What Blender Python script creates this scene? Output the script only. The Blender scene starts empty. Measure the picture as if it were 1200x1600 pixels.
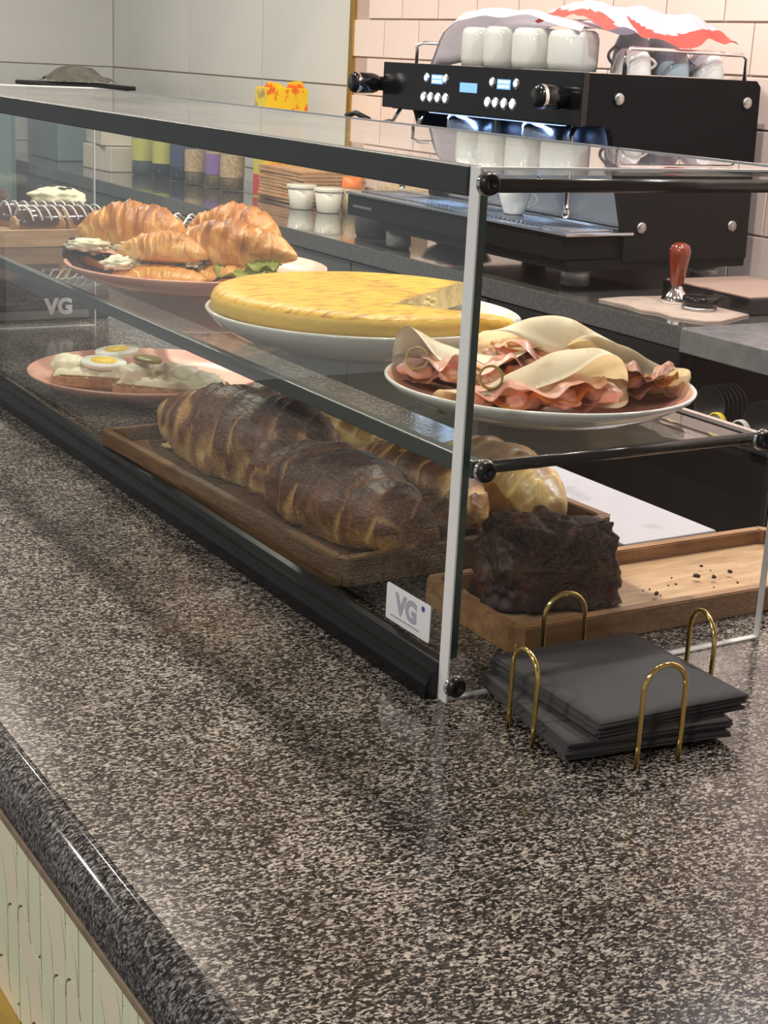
import bpy, bmesh, math, random
from math import sin, cos, pi, sqrt
from mathutils import Vector, Matrix, noise

C = bpy.context.scene.collection
rnd = random.Random(7)

# ------------------------------------------------------------------ camera
cam_d = bpy.data.cameras.new('camera')
cam = bpy.data.objects.new('camera', cam_d)
C.objects.link(cam)
bpy.context.scene.camera = cam
cam_d.sensor_fit = 'VERTICAL'
cam_d.sensor_height = 32.0
cam_d.lens = 32.0 * 2370.0 / 1600.0
cam_d.clip_start = 0.02
vy = Vector((-890 - 600, 18 - 800, 2370)).normalized()          # the case's long side
vz = -Vector((199 - 600, 8770 - 800, 2370)).normalized()         # up
vz = (vz - vy * vz.dot(vy)).normalized()
vx = vy.cross(vz)
right = Vector((vx.x, vy.x, vz.x)); down = Vector((vx.y, vy.y, vz.y)); fwd = Vector((vx.z, vy.z, vz.z))
M = Matrix((right, -down, -fwd)).transposed().to_4x4()
M.translation = Vector((-0.6106, -0.8965, 0.4699))
cam.matrix_world = M

# ------------------------------------------------------------------ world, exposure, lights
scn = bpy.context.scene
scn.view_settings.view_transform = 'Standard'
scn.view_settings.look = 'None'
scn.view_settings.gamma = 1.0
scn.view_settings.use_curve_mapping = False
scn.view_settings.exposure = 0.06
w = bpy.data.worlds.new('world'); scn.world = w
w.use_nodes = True
w.node_tree.nodes['Background'].inputs[0].default_value = (0.92, 0.93, 0.95, 1)
w.node_tree.nodes['Background'].inputs[1].default_value = 0.31

CEIL = 1.75
LAMPS = [(0.47, 0.62, 27, (1, .90, .76), .07), (0.47, 1.90, 28, (1, .90, .77), .14), (0.47, 3.00, 28, (1, .90, .77), .14),
         (1.50, 1.00, 9, (.94, .94, 1.0), .12), (1.30, 0.25, 20, (.97, .95, 1.0), .09),
         (-1.9, 0.35, 28, (1, .95, .88), .2), (-1.9, 2.2, 16, (1, .95, .88), .2), (-1.9, -1.2, 26, (1, .95, .88), .2), (0.5, 4.3, 18, (1, .96, .92), .14)]

# ------------------------------------------------------------------ materials
def nd(nt, t, **kw):
    n = nt.nodes.new(t)
    for k, v in kw.items():
        if k.startswith('_'): setattr(n, k[1:], v)
        else: n.inputs[k].default_value = v
    return n

def c4(c): return (c[0], c[1], c[2], 1)

def mat(name, col, rough=.5, metal=0., noise_=None, bump=None, coat=0., sss=0., emit=None, spec=.5, ior=None, stretch=None, rot=0., attr=None):
    """noise_=(scale, other colour, lo, hi); bump=(scale, strength); attr=(attribute name, colour stops)"""
    m = bpy.data.materials.new(name); m.use_nodes = True
    nt = m.node_tree; L = nt.links
    b = nt.nodes['Principled BSDF']
    b.inputs['Base Color'].default_value = c4(col)
    b.inputs['Roughness'].default_value = rough
    b.inputs['Metallic'].default_value = metal
    b.inputs['Specular IOR Level'].default_value = spec
    if ior: b.inputs['IOR'].default_value = ior
    if coat:
        b.inputs['Coat Weight'].default_value = coat; b.inputs['Coat Roughness'].default_value = .04
    if sss:
        b.inputs['Subsurface Weight'].default_value = sss
        b.inputs['Subsurface Radius'].default_value = (.01, .006, .003)
        b.inputs['Subsurface Scale'].default_value = 1.0
    if emit:
        b.inputs['Emission Color'].default_value = c4(emit[0]); b.inputs['Emission Strength'].default_value = emit[1]
    tc = nd(nt, 'ShaderNodeTexCoord'); src = tc.outputs['Object']
    if stretch:
        mp = nd(nt, 'ShaderNodeMapping'); mp.inputs['Scale'].default_value = stretch; mp.inputs['Rotation'].default_value = (0, 0, rot)
        L.new(src, mp.inputs['Vector']); src = mp.outputs['Vector']
    colout = None
    if attr:
        a = nd(nt, 'ShaderNodeAttribute', _attribute_name=attr[0])
        r = nd(nt, 'ShaderNodeValToRGB')
        st = attr[1]
        while len(r.color_ramp.elements) < len(st): r.color_ramp.elements.new(.5)
        for e, (p, c) in zip(r.color_ramp.elements, st): e.position = p; e.color = c4(c)
        L.new(a.outputs['Fac'], r.inputs['Fac']); colout = r.outputs['Color']
        L.new(colout, b.inputs['Base Color'])
    if noise_:
        n = nd(nt, 'ShaderNodeTexNoise', Scale=noise_[0], Detail=5., Roughness=.6)
        L.new(src, n.inputs['Vector'])
        r = nd(nt, 'ShaderNodeMapRange'); r.inputs['From Min'].default_value = noise_[2]; r.inputs['From Max'].default_value = noise_[3]
        L.new(n.outputs['Fac'], r.inputs['Value'])
        mx = nd(nt, 'ShaderNodeMix', _data_type='RGBA')
        mx.inputs[6].default_value = c4(col); mx.inputs[7].default_value = c4(noise_[1])
        if colout: L.new(colout, mx.inputs[6])
        L.new(r.outputs['Result'], mx.inputs[0]); L.new(mx.outputs[2], b.inputs['Base Color'])
    if bump:
        n2 = nd(nt, 'ShaderNodeTexNoise', Scale=bump[0], Detail=4.)
        L.new(src, n2.inputs['Vector'])
        bp = nd(nt, 'ShaderNodeBump', Strength=bump[1], Distance=.002)
        L.new(n2.outputs['Fac'], bp.inputs['Height']); L.new(bp.outputs['Normal'], b.inputs['Normal'])
    return m

def granite_mat(name, dark, mid, light, scale, rough=.12, bright=1.0):
    m = bpy.data.materials.new(name); m.use_nodes = True
    nt = m.node_tree; L = nt.links; b = nt.nodes['Principled BSDF']
    tc = nd(nt, 'ShaderNodeTexCoord')
    mp = nd(nt, 'ShaderNodeMapping'); mp.inputs['Rotation'].default_value = (0, 0, .75); mp.inputs['Scale'].default_value = (1.0, 1.7, 1.2)
    L.new(tc.outputs['Object'], mp.inputs['Vector'])
    dn = nd(nt, 'ShaderNodeTexNoise', Scale=scale * .55, Detail=3.)
    L.new(mp.outputs['Vector'], dn.inputs['Vector'])
    mixv = nd(nt, 'ShaderNodeVectorMath', _operation='MULTIPLY_ADD')
    L.new(dn.outputs['Color'], mixv.inputs[0]); mixv.inputs[1].default_value = (2.2 / scale,) * 3; L.new(mp.outputs['Vector'], mixv.inputs[2])
    v = nd(nt, 'ShaderNodeTexVoronoi', Scale=scale); L.new(mixv.outputs[0], v.inputs['Vector'])
    sep = nd(nt, 'ShaderNodeSeparateColor'); L.new(v.outputs['Color'], sep.inputs[0])
    n1 = nd(nt, 'ShaderNodeTexNoise', Scale=scale * .9, Detail=4., Roughness=.7); L.new(mixv.outputs[0], n1.inputs['Vector'])
    n3 = nd(nt, 'ShaderNodeTexNoise', Scale=14., Detail=3.); L.new(tc.outputs['Object'], n3.inputs['Vector'])
    a1 = nd(nt, 'ShaderNodeMath', _operation='MULTIPLY'); L.new(sep.outputs[0], a1.inputs[0]); a1.inputs[1].default_value = .5
    a2 = nd(nt, 'ShaderNodeMath', _operation='MULTIPLY_ADD'); L.new(n1.outputs['Fac'], a2.inputs[0]); a2.inputs[1].default_value = .75; L.new(a1.outputs[0], a2.inputs[2])
    a3 = nd(nt, 'ShaderNodeMath', _operation='MULTIPLY_ADD'); L.new(n3.outputs['Fac'], a3.inputs[0]); a3.inputs[1].default_value = .22; L.new(a2.outputs[0], a3.inputs[2])
    r = nd(nt, 'ShaderNodeValToRGB')
    el = r.color_ramp.elements
    el[0].position = .53; el[0].color = c4(dark); el[1].position = 1.0; el[1].color = c4(light)
    e = el.new(.755); e.color = c4(mid)
    e = el.new(.64); e.color = c4([.5 * (x + y) for x, y in zip(dark, mid)])
    L.new(a3.outputs[0], r.inputs['Fac']); L.new(r.outputs['Color'], b.inputs['Base Color'])
    b.inputs['Roughness'].default_value = rough
    b.inputs['IOR'].default_value = 1.55
    return m

def wood_mat(name, c1, c2, scale=(14, 60, 60), rough=.45):
    m = bpy.data.materials.new(name); m.use_nodes = True
    nt = m.node_tree; L = nt.links; b = nt.nodes['Principled BSDF']
    tc = nd(nt, 'ShaderNodeTexCoord'); mp = nd(nt, 'ShaderNodeMapping'); mp.inputs['Scale'].default_value = scale
    L.new(tc.outputs['Object'], mp.inputs['Vector'])
    n = nd(nt, 'ShaderNodeTexNoise', Scale=1.4, Detail=6., Roughness=.65, Distortion=.6); L.new(mp.outputs['Vector'], n.inputs['Vector'])
    r = nd(nt, 'ShaderNodeValToRGB'); r.color_ramp.elements[0].position = .33; r.color_ramp.elements[1].position = .68
    r.color_ramp.elements[0].color = c4(c1); r.color_ramp.elements[1].color = c4(c2)
    L.new(n.outputs['Fac'], r.inputs['Fac']); L.new(r.outputs['Color'], b.inputs['Base Color'])
    b.inputs['Roughness'].default_value = rough
    bp = nd(nt, 'ShaderNodeBump', Strength=.25, Distance=.001); L.new(n.outputs['Fac'], bp.inputs['Height']); L.new(bp.outputs['Normal'], b.inputs['Normal'])
    return m

def glass_mat(name, tint=(.93, .97, .95), ior=1.5, rough=0.0, dust=0.):
    m = bpy.data.materials.new(name); m.use_nodes = True
    nt = m.node_tree; L = nt.links; nt.nodes.remove(nt.nodes['Principled BSDF'])
    out = [n for n in nt.nodes if n.type == 'OUTPUT_MATERIAL'][0]
    t = nd(nt, 'ShaderNodeBsdfTransparent'); t.inputs[0].default_value = c4(tint)
    g = nd(nt, 'ShaderNodeBsdfGlossy', Roughness=rough); g.inputs[0].default_value = (1, 1, 1, 1)
    f = nd(nt, 'ShaderNodeFresnel', IOR=ior)
    ge = nd(nt, 'ShaderNodeNewGeometry'); im = nd(nt, 'ShaderNodeMapRange')      # leaving the pane reflects as much as entering it
    im.inputs['To Min'].default_value = ior; im.inputs['To Max'].default_value = 1 / ior
    L.new(ge.outputs['Backfacing'], im.inputs['Value']); L.new(im.outputs[0], f.inputs['IOR'])
    mx = nd(nt, 'ShaderNodeMixShader'); L.new(f.outputs[0], mx.inputs[0]); L.new(t.outputs[0], mx.inputs[1]); L.new(g.outputs[0], mx.inputs[2])
    last = mx
    if dust:
        d = nd(nt, 'ShaderNodeBsdfDiffuse'); d.inputs[0].default_value = (.75, .73, .7, 1)
        tc = nd(nt, 'ShaderNodeTexCoord')
        n = nd(nt, 'ShaderNodeTexNoise', Scale=260., Detail=2.); L.new(tc.outputs['Object'], n.inputs['Vector'])
        n2 = nd(nt, 'ShaderNodeTexNoise', Scale=5., Detail=2.); L.new(tc.outputs['Object'], n2.inputs['Vector'])
        r = nd(nt, 'ShaderNodeMapRange'); r.inputs['From Min'].default_value = .58; r.inputs['From Max'].default_value = .75
        r.inputs['To Max'].default_value = dust
        L.new(n.outputs['Fac'], r.inputs['Value'])
        r2 = nd(nt, 'ShaderNodeMapRange'); r2.inputs['From Min'].default_value = .35; r2.inputs['From Max'].default_value = .65; r2.inputs['To Max'].default_value = dust * .35
        L.new(n2.outputs['Fac'], r2.inputs['Value'])
        ad = nd(nt, 'ShaderNodeMath', _operation='ADD'); L.new(r.outputs[0], ad.inputs[0]); L.new(r2.outputs[0], ad.inputs[1])
        m2 = nd(nt, 'ShaderNodeMixShader'); L.new(ad.outputs[0], m2.inputs[0]); L.new(mx.outputs[0], m2.inputs[1]); L.new(d.outputs[0], m2.inputs[2])
        last = m2
    L.new(last.outputs[0], out.inputs[0])
    return m

MT = {}
MT['granite'] = granite_mat('polished brown granite', (.004, .0037, .0036), (.038, .031, .027), (.44, .39, .345), 430., .14)
MT['granite_edge'] = granite_mat('granite edge', (.010, .010, .0105), (.045, .042, .042), (.26, .245, .245), 430., .12)
MT['worktop'] = mat('dark worktop', (.070, .068, .066), .10, noise_=(160, (.12, .117, .113), .45, .7), coat=.6)
MT['greyslab'] = mat('grey worktop', (.16, .16, .165), .22, noise_=(30, (.22, .22, .235), .4, .7))
MT['steel'] = mat('brushed steel', (.55, .55, .54), .28, 1.0, stretch=(3, 3, 200), noise_=(6, (.42, .42, .42), .4, .6))
MT['fridge'] = mat('dark steel front', (.16, .17, .165), .35, .6)
MT['chrome'] = mat('chrome', (.82, .82, .83), .07, 1.0)
MT['tray_steel'] = mat('drip tray steel', (.60, .63, .67), .22, 1.0)
MT['gold'] = mat('polished brass', (.83, .60, .20), .14, 1.0)
MT['goldtrim'] = mat('satin brass trim', (.55, .38, .12), .35, 1.0)
MT['black'] = mat('black metal', (.012, .012, .013), .32)
MT['blackmatte'] = mat('black matte', (.014, .014, .015), .6)
MT['machine'] = mat('black powder coat', (.0072, .0075, .0085), .5, spec=.12)
MT['panel'] = mat('black gloss panel', (.006, .006, .007), .16)
MT['bar'] = mat('dark grey aluminium', (.035, .042, .044), .42)
MT['rail'] = mat('grey shelf rail', (.055, .062, .058), .35)
MT['rubber'] = mat('black rubber profile', (.006, .006, .0065), .25, spec=.35)
MT['glass'] = glass_mat('case glass', (.965, .98, .97), 1.5)
MT['topglass'] = glass_mat('case top glass', (.95, .97, .96), 1.52, 0.0, .10)
MT['acrylic'] = glass_mat('clear acrylic', (.97, .975, .975), 1.47)
MT['glassedge'] = mat('green glass edge', (.035, .085, .072), .15, coat=.6)
MT['acryl_edge_lit'] = mat('acrylic edge with painted glow', (.82, .83, .83), .25, sss=.0, coat=.5)  # clear sheet; the light its edges gather is put into this white
MT['jar'] = glass_mat('jar glass', (.85, .88, .88), 1.45)
MT['pink_tile'] = mat('pale pink glazed tile', (.82, .675, .615), .16, noise_=(2.0, (.84, .70, .645), .4, .6))
MT['white_tile'] = mat('grey white tile', (.60, .605, .57), .22, noise_=(1.5, (.64, .64, .61), .4, .6))
MT['grout'] = mat('grout', (.50, .38, .33), .8)
MT['greygrout'] = mat('grey grout', (.42, .42, .40), .8)
MT['ceiling'] = mat('warm white ceiling', (.72, .66, .57), .8, noise_=(3, (.68, .62, .53), .4, .6))
MT['floor'] = mat('dark floor', (.05, .047, .045), .5, noise_=(4, (.08, .075, .07), .4, .6))
MT['mint'] = mat('mint ceramic', (.74, .76, .55), .25, noise_=(6, (.76, .77, .58), .4, .6))
MT['cream'] = mat('cream ceramic', (.80, .74, .56), .25, noise_=(6, (.81, .75, .58), .4, .6))
MT['brownjoint'] = mat('brown joint', (.17, .11, .05), .7)
MT['tan'] = mat('tan wood trim', (.27, .20, .14), .45, noise_=(60, (.20, .15, .10), .4, .6))
MT['ochre'] = mat('ochre wood', (.42, .27, .06), .5, noise_=(30, (.36, .22, .05), .4, .6))
MT['darkedge'] = mat('dark recess', (.012, .010, .008), .6)
MT['wood'] = wood_mat('acacia wood', (.22, .105, .042), (.40, .225, .105), (8, 60, 60))
MT['wood_shaded'] = wood_mat('acacia wood with painted shade', (.085, .042, .020), (.19, .105, .052), (60, 8, 60))  # acacia darkened in colour for the shade under the glass shelf
MT['wood2'] = wood_mat('pale acacia wood', (.33, .19, .095), (.56, .38, .21), (8, 55, 55))
MT['marble'] = mat('pale marbled board', (.46, .46, .51), .3, noise_=(16, (.26, .25, .28), .56, .72))
MT['plate_white'] = mat('white glaze', (.80, .79, .74), .12, coat=.4)
MT['plate_pink'] = mat('pink glaze', (.76, .37, .28), .28, spec=.22, noise_=(22, (.80, .46, .36), .42, .62))
MT['pastry'] = mat('golden pastry', (.6, .3, .08), .42, attr=('bake', [(0., (.82, .52, .20)), (.3, (.76, .36, .075)), (.65, (.58, .21, .028)), (1., (.31, .09, .010))]), bump=(120, .5), stretch=(.6, 1.6, 1.6))
MT['pastry_dark'] = mat('dark baked pastry', (.3, .15, .05), .46, attr=('bake', [(0., (.66, .46, .20)), (.3, (.46, .25, .085)), (.62, (.15, .052, .018)), (1., (.042, .014, .007))]), bump=(110, .7), stretch=(.5, 1.6, 1.6))
MT['pastry_pale'] = mat('pale flaky pastry', (.6, .4, .17), .36, attr=('bake', [(0., (.78, .60, .30)), (.45, (.62, .41, .15)), (.8, (.36, .17, .045)), (1., (.20, .075, .018))]), bump=(80, .4), coat=.15)
MT['crumb'] = mat('bread crumb', (.80, .58, .28), .8, noise_=(120, (.70, .44, .16), .4, .65), bump=(160, .5))
MT['toast'] = mat('toasted bread', (.42, .24, .10), .75, noise_=(90, (.30, .14, .05), .42, .62), bump=(200, .6))
MT['omelette'] = mat('yellow omelette', (.80, .47, .032), .42, noise_=(40, (.46, .20, .015), .48, .66), stretch=(1, 2.8, 1), rot=.62, bump=(60, 1.0), sss=.08)
MT['omelette_in'] = mat('omelette cut face', (.78, .60, .24), .55, noise_=(80, (.60, .42, .15), .45, .62), bump=(120, .8))
MT['omelette_side'] = mat('omelette side', (.80, .51, .065), .5, noise_=(60, (.74, .46, .07), .45, .68), bump=(90, .5))
MT['tortilla'] = mat('flour tortilla', (.90, .79, .58), .62, noise_=(38, (.66, .45, .22), .60, .76), sss=.1)
MT['ham'] = mat('pink ham', (.76, .37, .27), .35, noise_=(45, (.84, .55, .42), .4, .66), sss=.15, coat=.2)
MT['cheese'] = mat('orange cheese', (.85, .45, .12), .35, sss=.15)
MT['cream_white'] = mat('soft white cheese', (.85, .79, .60), .5, noise_=(70, (.72, .68, .46), .45, .65), bump=(90, 1.0), sss=.1)
MT['lettuce'] = mat('green lettuce', (.42, .50, .06), .45, noise_=(70, (.62, .62, .15), .4, .62))
MT['leafdark'] = mat('dark red leaf', (.045, .022, .022), .35, noise_=(50, (.085, .04, .035), .4, .65))
MT['eggwhite'] = mat('egg white', (.84, .85, .82), .25, sss=.2)
MT['yolk'] = mat('egg yolk', (.86, .56, .04), .45, noise_=(90, (.88, .64, .10), .4, .6))
MT['olive'] = mat('gherkin', (.36, .30, .07), .35)
MT['choc'] = mat('chocolate cake', (.026, .010, .006), .6, noise_=(45, (.085, .026, .011), .48, .66), bump=(110, 1.0))
MT['choc_gloss'] = mat('chocolate glaze', (.08, .035, .025), .16, coat=.5)
MT['icing'] = mat('white icing', (.88, .86, .83), .35)
MT['frost'] = mat('pale cream topping', (.82, .80, .55), .5, bump=(50, .5))
MT['napkin'] = mat('black paper napkin', (.054, .052, .054), .9, bump=(500, .25))
MT['paper_white'] = mat('white card', (.80, .80, .82), .45)
MT['letter'] = mat('grey lilac print', (.40, .39, .47), .5)
MT['blue'] = mat('blue print', (.06, .07, .50), .5)
MT['letterwhite'] = mat('white print', (.85, .84, .80), .5)
MT['screen'] = mat('blue lit display', (.10, .2, .4), .3, emit=((.20, .47, .95), 1.0))
MT['led'] = mat('white lit button', (.5, .55, .6), .3, emit=((.66, .80, 1.0), 1.1))
MT['digit'] = mat('white lit digits', (.8, .8, .8), .3, emit=((.9, .96, 1.0), 1.4))
MT['mug'] = mat('grey white ceramic', (.52, .54, .52), .14, coat=.3)
MT['mugwhite'] = mat('white ceramic', (.74, .75, .73), .14, coat=.3)
MT['mugblue'] = mat('pale blue ceramic', (.36, .47, .54), .14, coat=.3)
MT['cloth_white'] = mat('white cloth', (.84, .82, .88), .9)
MT['cloth_red'] = mat('red cloth', (.80, .19, .16), .9)
MT['redwood'] = mat('red brown handle', (.19, .030, .010), .16, coat=.6)
MT['matbeige'] = mat('worn beige mat', (.42, .33, .27), .5, noise_=(25, (.50, .40, .34), .4, .6))
MT['card_pink'] = mat('brown pink card', (.42, .29, .24), .6)
MT['kraft'] = mat('kraft paper', (.62, .36, .18), .7, noise_=(40, (.50, .28, .13), .4, .6))
MT['orange'] = mat('orange plastic', (.85, .22, .03), .35)
MT['yellow'] = mat('yellow carton', (.85, .58, .02), .45, noise_=(26, (.80, .16, .02), .54, .60))
MT['yellowplain'] = mat('yellow carton side', (.72, .58, .08), .45, noise_=(18, (.42, .30, .12), .52, .6))
MT['redprint'] = mat('red print', (.62, .06, .07), .5)
MT['whitebox'] = mat('cream carton', (.66, .61, .50), .6)
MT['navy'] = mat('navy label', (.06, .09, .16), .4)
MT['purple'] = mat('purple label', (.25, .16, .40), .4)
MT['seeds'] = mat('pale seeds', (.56, .44, .28), .7, noise_=(120, (.40, .28, .15), .4, .6))
MT['olivelabel'] = mat('yellow green label', (.52, .52, .14), .5)
MT['teal'] = mat('teal grey cabinet', (.20, .30, .29), .35)
MT['greycloth'] = mat('grey cloth', (.42, .40, .34), .9, noise_=(20, (.32, .30, .25), .4, .6))
MT['ramekin'] = mat('cream ramekin', (.74, .72, .62), .25)
MT['berry'] = mat('red berry sauce', (.55, .02, .05), .3, coat=.3)
MT['cupblack'] = mat('black paper cup', (.045, .045, .047), .36)
MT['lidwhite'] = mat('pale lid', (.55, .56, .52), .4)
MT['lidyellow'] = mat('yellow rim', (.70, .55, .05), .4)
MT['winepaper'] = mat('dark red box', (.10, .018, .025), .5)
MT['chrome_blue_refl'] = mat('chrome with painted blue reflection', (.42, .52, .72), .22, 1.0)  # blue reflection on the group heads is put into the metal colour
MT['worklight'] = mat('work light strip', (.8, .85, .9), .4, emit=((.45, .65, 1.0), 1.2))
MT['footsteel'] = mat('foot steel', (.62, .62, .61), .35, .55)
MT['lamp'] = mat('lamp disc', (.9, .9, .9), .5, emit=((1, .86, .68), 6.0))

# ------------------------------------------------------------------ mesh helpers
def bm_new(): return bmesh.new()

def box(bm, x0, x1, y0, y1, z0, z1, bev=0., mi=0):
    vs = [bm.verts.new(p) for p in ((x0, y0, z0), (x1, y0, z0), (x1, y1, z0), (x0, y1, z0), (x0, y0, z1), (x1, y0, z1), (x1, y1, z1), (x0, y1, z1))]
    fs = [bm.faces.new([vs[i] for i in q]) for q in ((3, 2, 1, 0), (4, 5, 6, 7), (0, 1, 5, 4), (1, 2, 6, 5), (2, 3, 7, 6), (3, 0, 4, 7))]
    for f in fs: f.material_index = mi
    if bev:
        es = list({e for f in fs for e in f.edges})
        bmesh.ops.bevel(bm, geom=es, offset=bev, segments=2, affect='EDGES', profile=.5)
    return vs

def lathe(bm, prof, seg=40, z=0., cx=0., cy=0., mi=0, cap=True, axis='Z', sx=1., sy=1.):
    rings = []
    for r, h in prof:
        ring = []
        for k in range(seg):
            a = 2 * pi * k / seg
            p = (cx + r * cos(a) * sx, cy + r * sin(a) * sy, z + h)
            if axis == 'X': p = (z + h, cx + r * cos(a) * sx, cy + r * sin(a) * sy)
            if axis == 'Y': p = (cx + r * cos(a) * sx, z + h, cy + r * sin(a) * sy)
            ring.append(bm.verts.new(p))
        rings.append(ring)
    for i in range(len(rings) - 1):
        m_ = mi[i] if isinstance(mi, (list, tuple)) else mi
        for k in range(seg):
            f = bm.faces.new((rings[i][k], rings[i][(k + 1) % seg], rings[i + 1][(k + 1) % seg], rings[i + 1][k]))
            f.material_index = m_; f.smooth = True
    if cap:
        m0 = mi[0] if isinstance(mi, (list, tuple)) else mi
        m1 = mi[-1] if isinstance(mi, (list, tuple)) else mi
        if prof[0][0] > 1e-6:
            f = bm.faces.new(list(reversed(rings[0]))); f.material_index = m0
        if prof[-1][0] > 1e-6:
            f = bm.faces.new(rings[-1]); f.material_index = m1
    return rings

def tube(bm, pts, r, seg=10, closed=False, cap=True):
    pts = [Vector(p) for p in pts]; n = len(pts); rings = []
    up = Vector((0, 0, 1)); prev = None
    for i, p in enumerate(pts):
        a = pts[i - 1] if (i > 0 or closed) else p
        b = pts[(i + 1) % n] if (i < n - 1 or closed) else p
        t = (b - a).normalized()
        if prev is None:
            s = t.cross(up)
            if s.length < .1: s = t.cross(Vector((1, 0, 0)))
        else: s = prev - t * prev.dot(t)
        s.normalize(); prev = s; q = t.cross(s)
        rr = r[i] if isinstance(r, (list, tuple)) else r
        rings.append([bm.verts.new(p + (s * cos(2 * pi * k / seg) + q * sin(2 * pi * k / seg)) * rr) for k in range(seg)])
    m = n if closed else n - 1
    for i in range(m):
        A, B = rings[i], rings[(i + 1) % n]
        for k in range(seg):
            f = bm.faces.new((A[k], A[(k + 1) % seg], B[(k + 1) % seg], B[k])); f.smooth = True
    if cap and not closed:
        bm.faces.new(list(reversed(rings[0]))); bm.faces.new(rings[-1])

def prism(bm, poly, z0, z1, plane='XY', mi=0):
    def P(a, b, c):
        return {'XY': (a, b, c), 'YZ': (c, a, b), 'XZ': (a, c, b)}[plane]
    lo = [bm.verts.new(P(a, b, z0)) for a, b in poly]; hi = [bm.verts.new(P(a, b, z1)) for a, b in poly]
    n = len(poly)
    fs = [bm.faces.new(list(reversed(lo))), bm.faces.new(hi)]
    for i in range(n): fs.append(bm.faces.new((lo[i], lo[(i + 1) % n], hi[(i + 1) % n], hi[i])))
    for f in fs: f.material_index = mi
    return fs

def grid(bm, fn, nu, nv, closed_v=False, mi=0, smooth=True):
    vs = [[bm.verts.new(fn(i / (nu - 1), j / (nv if closed_v else nv - 1))) for j in range(nv)] for i in range(nu)]
    for i in range(nu - 1):
        for j in range(nv if closed_v else nv - 1):
            f = bm.faces.new((vs[i][j], vs[i + 1][j], vs[i + 1][(j + 1) % nv], vs[i][(j + 1) % nv])); f.smooth = smooth; f.material_index = mi
    return vs

def rrect(w, d, r, n=5, cx=0., cy=0.):
    out = []
    for sx, sy, a0 in ((1, 1, 0), (-1, 1, pi / 2), (-1, -1, pi), (1, -1, 1.5 * pi)):
        for k in range(n + 1):
            a = a0 + pi / 2 * k / n
            out.append((cx + sx * (w / 2 - r) + r * cos(a), cy + sy * (d / 2 - r) + r * sin(a)))
    return out

def solidify(bm, t):
    bmesh.ops.solidify(bm, geom=bm.faces[:], thickness=t)
    for f in bm.faces: f.smooth = True

def obj(name, bm, m, parent=None, fix=True):
    if fix: bmesh.ops.recalc_face_normals(bm, faces=bm.faces[:])
    me = bpy.data.meshes.new(name); bm.to_mesh(me); bm.free()
    for mm in (m if isinstance(m, (list, tuple)) else [m]): me.materials.append(MT[mm] if isinstance(mm, str) else mm)
    o = bpy.data.objects.new(name, me); C.objects.link(o)
    if parent: o.parent = parent
    return o

def tag(o, label=None, cat=None, group=None, kind=None):
    if label: o['label'] = label
    if cat: o['category'] = cat
    if group: o['group'] = group
    if kind: o['kind'] = kind
    return o

def thing(name, label, cat, loc=(0, 0, 0), rz=0., group=None):
    o = bpy.data.objects.new(name, None); C.objects.link(o); o.location = loc; o.rotation_euler = (0, 0, rz); o.empty_display_size = .02
    return tag(o, label, cat, group)

def dup(root, loc, rz=None, label=None):
    r = root.copy(); C.objects.link(r); r.location = loc
    if rz is not None: r.rotation_euler = (0, 0, rz)
    if label: r['label'] = label
    for ch in list(root.children):
        c = ch.copy(); C.objects.link(c); c.parent = r
        for g in list(ch.children):
            d = g.copy(); C.objects.link(d); d.parent = c
    return r

def piece(name, mesh, parent, loc=(0, 0, 0)):
    o = bpy.data.objects.new(name, mesh); C.objects.link(o); o.parent = parent; o.location = loc
    return o

def mesh_of(bm, name, m):
    bmesh.ops.recalc_face_normals(bm, faces=bm.faces[:])
    me = bpy.data.meshes.new(name); bm.to_mesh(me); bm.free()
    for mm in (m if isinstance(m, (list, tuple)) else [m]): me.materials.append(MT.get(mm) or bpy.data.materials[mm])
    return me

def setattr_f(o, name, vals):
    a = o.data.attributes.new(name, 'FLOAT', 'POINT')
    a.data.foreach_set('value', vals)

def text(name, s, size, m, parent, mw, ext=.0003, bold=.0):
    cu = bpy.data.curves.new(name, 'FONT'); cu.body = s; cu.size = size; cu.extrude = ext; cu.offset = bold; cu.align_x = 'CENTER'; cu.align_y = 'CENTER'; cu.resolution_u = 4
    t = bpy.data.objects.new('tmp', cu); C.objects.link(t)
    dg = bpy.context.evaluated_depsgraph_get(); dg.update()
    me = bpy.data.meshes.new_from_object(t.evaluated_get(dg))
    bpy.data.objects.remove(t)
    me.materials.clear(); me.materials.append(MT[m])
    o = bpy.data.objects.new(name, me); C.objects.link(o); o.parent = parent; o.matrix_local = mw
    return o

def nz(x, y, z, s=1.): return noise.noise(Vector((x * s, y * s, z * s)))

# ================================================================== STRUCTURE
bm = bm_new(); box(bm, -5, 2.2, -4, 5.6, -1.1, -1.05); tag(obj('floor', bm, 'floor'), kind='structure')
bm = bm_new(); box(bm, -5, 2.2, -4, 5.6, CEIL, CEIL + .05); tag(obj('ceiling', bm, 'ceiling'), kind='structure')
bm = bm_new(); box(bm, 1.856, 2.0, -3.0, 5.6, -1.05, CEIL); wb = tag(obj('wall_right', bm, 'grout'), kind='structure')
bm = bm_new(); box(bm, -.25, 1.856, 5.456, 5.6, -1.05, CEIL); we = tag(obj('wall_back', bm, 'greygrout'), kind='structure')
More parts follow.
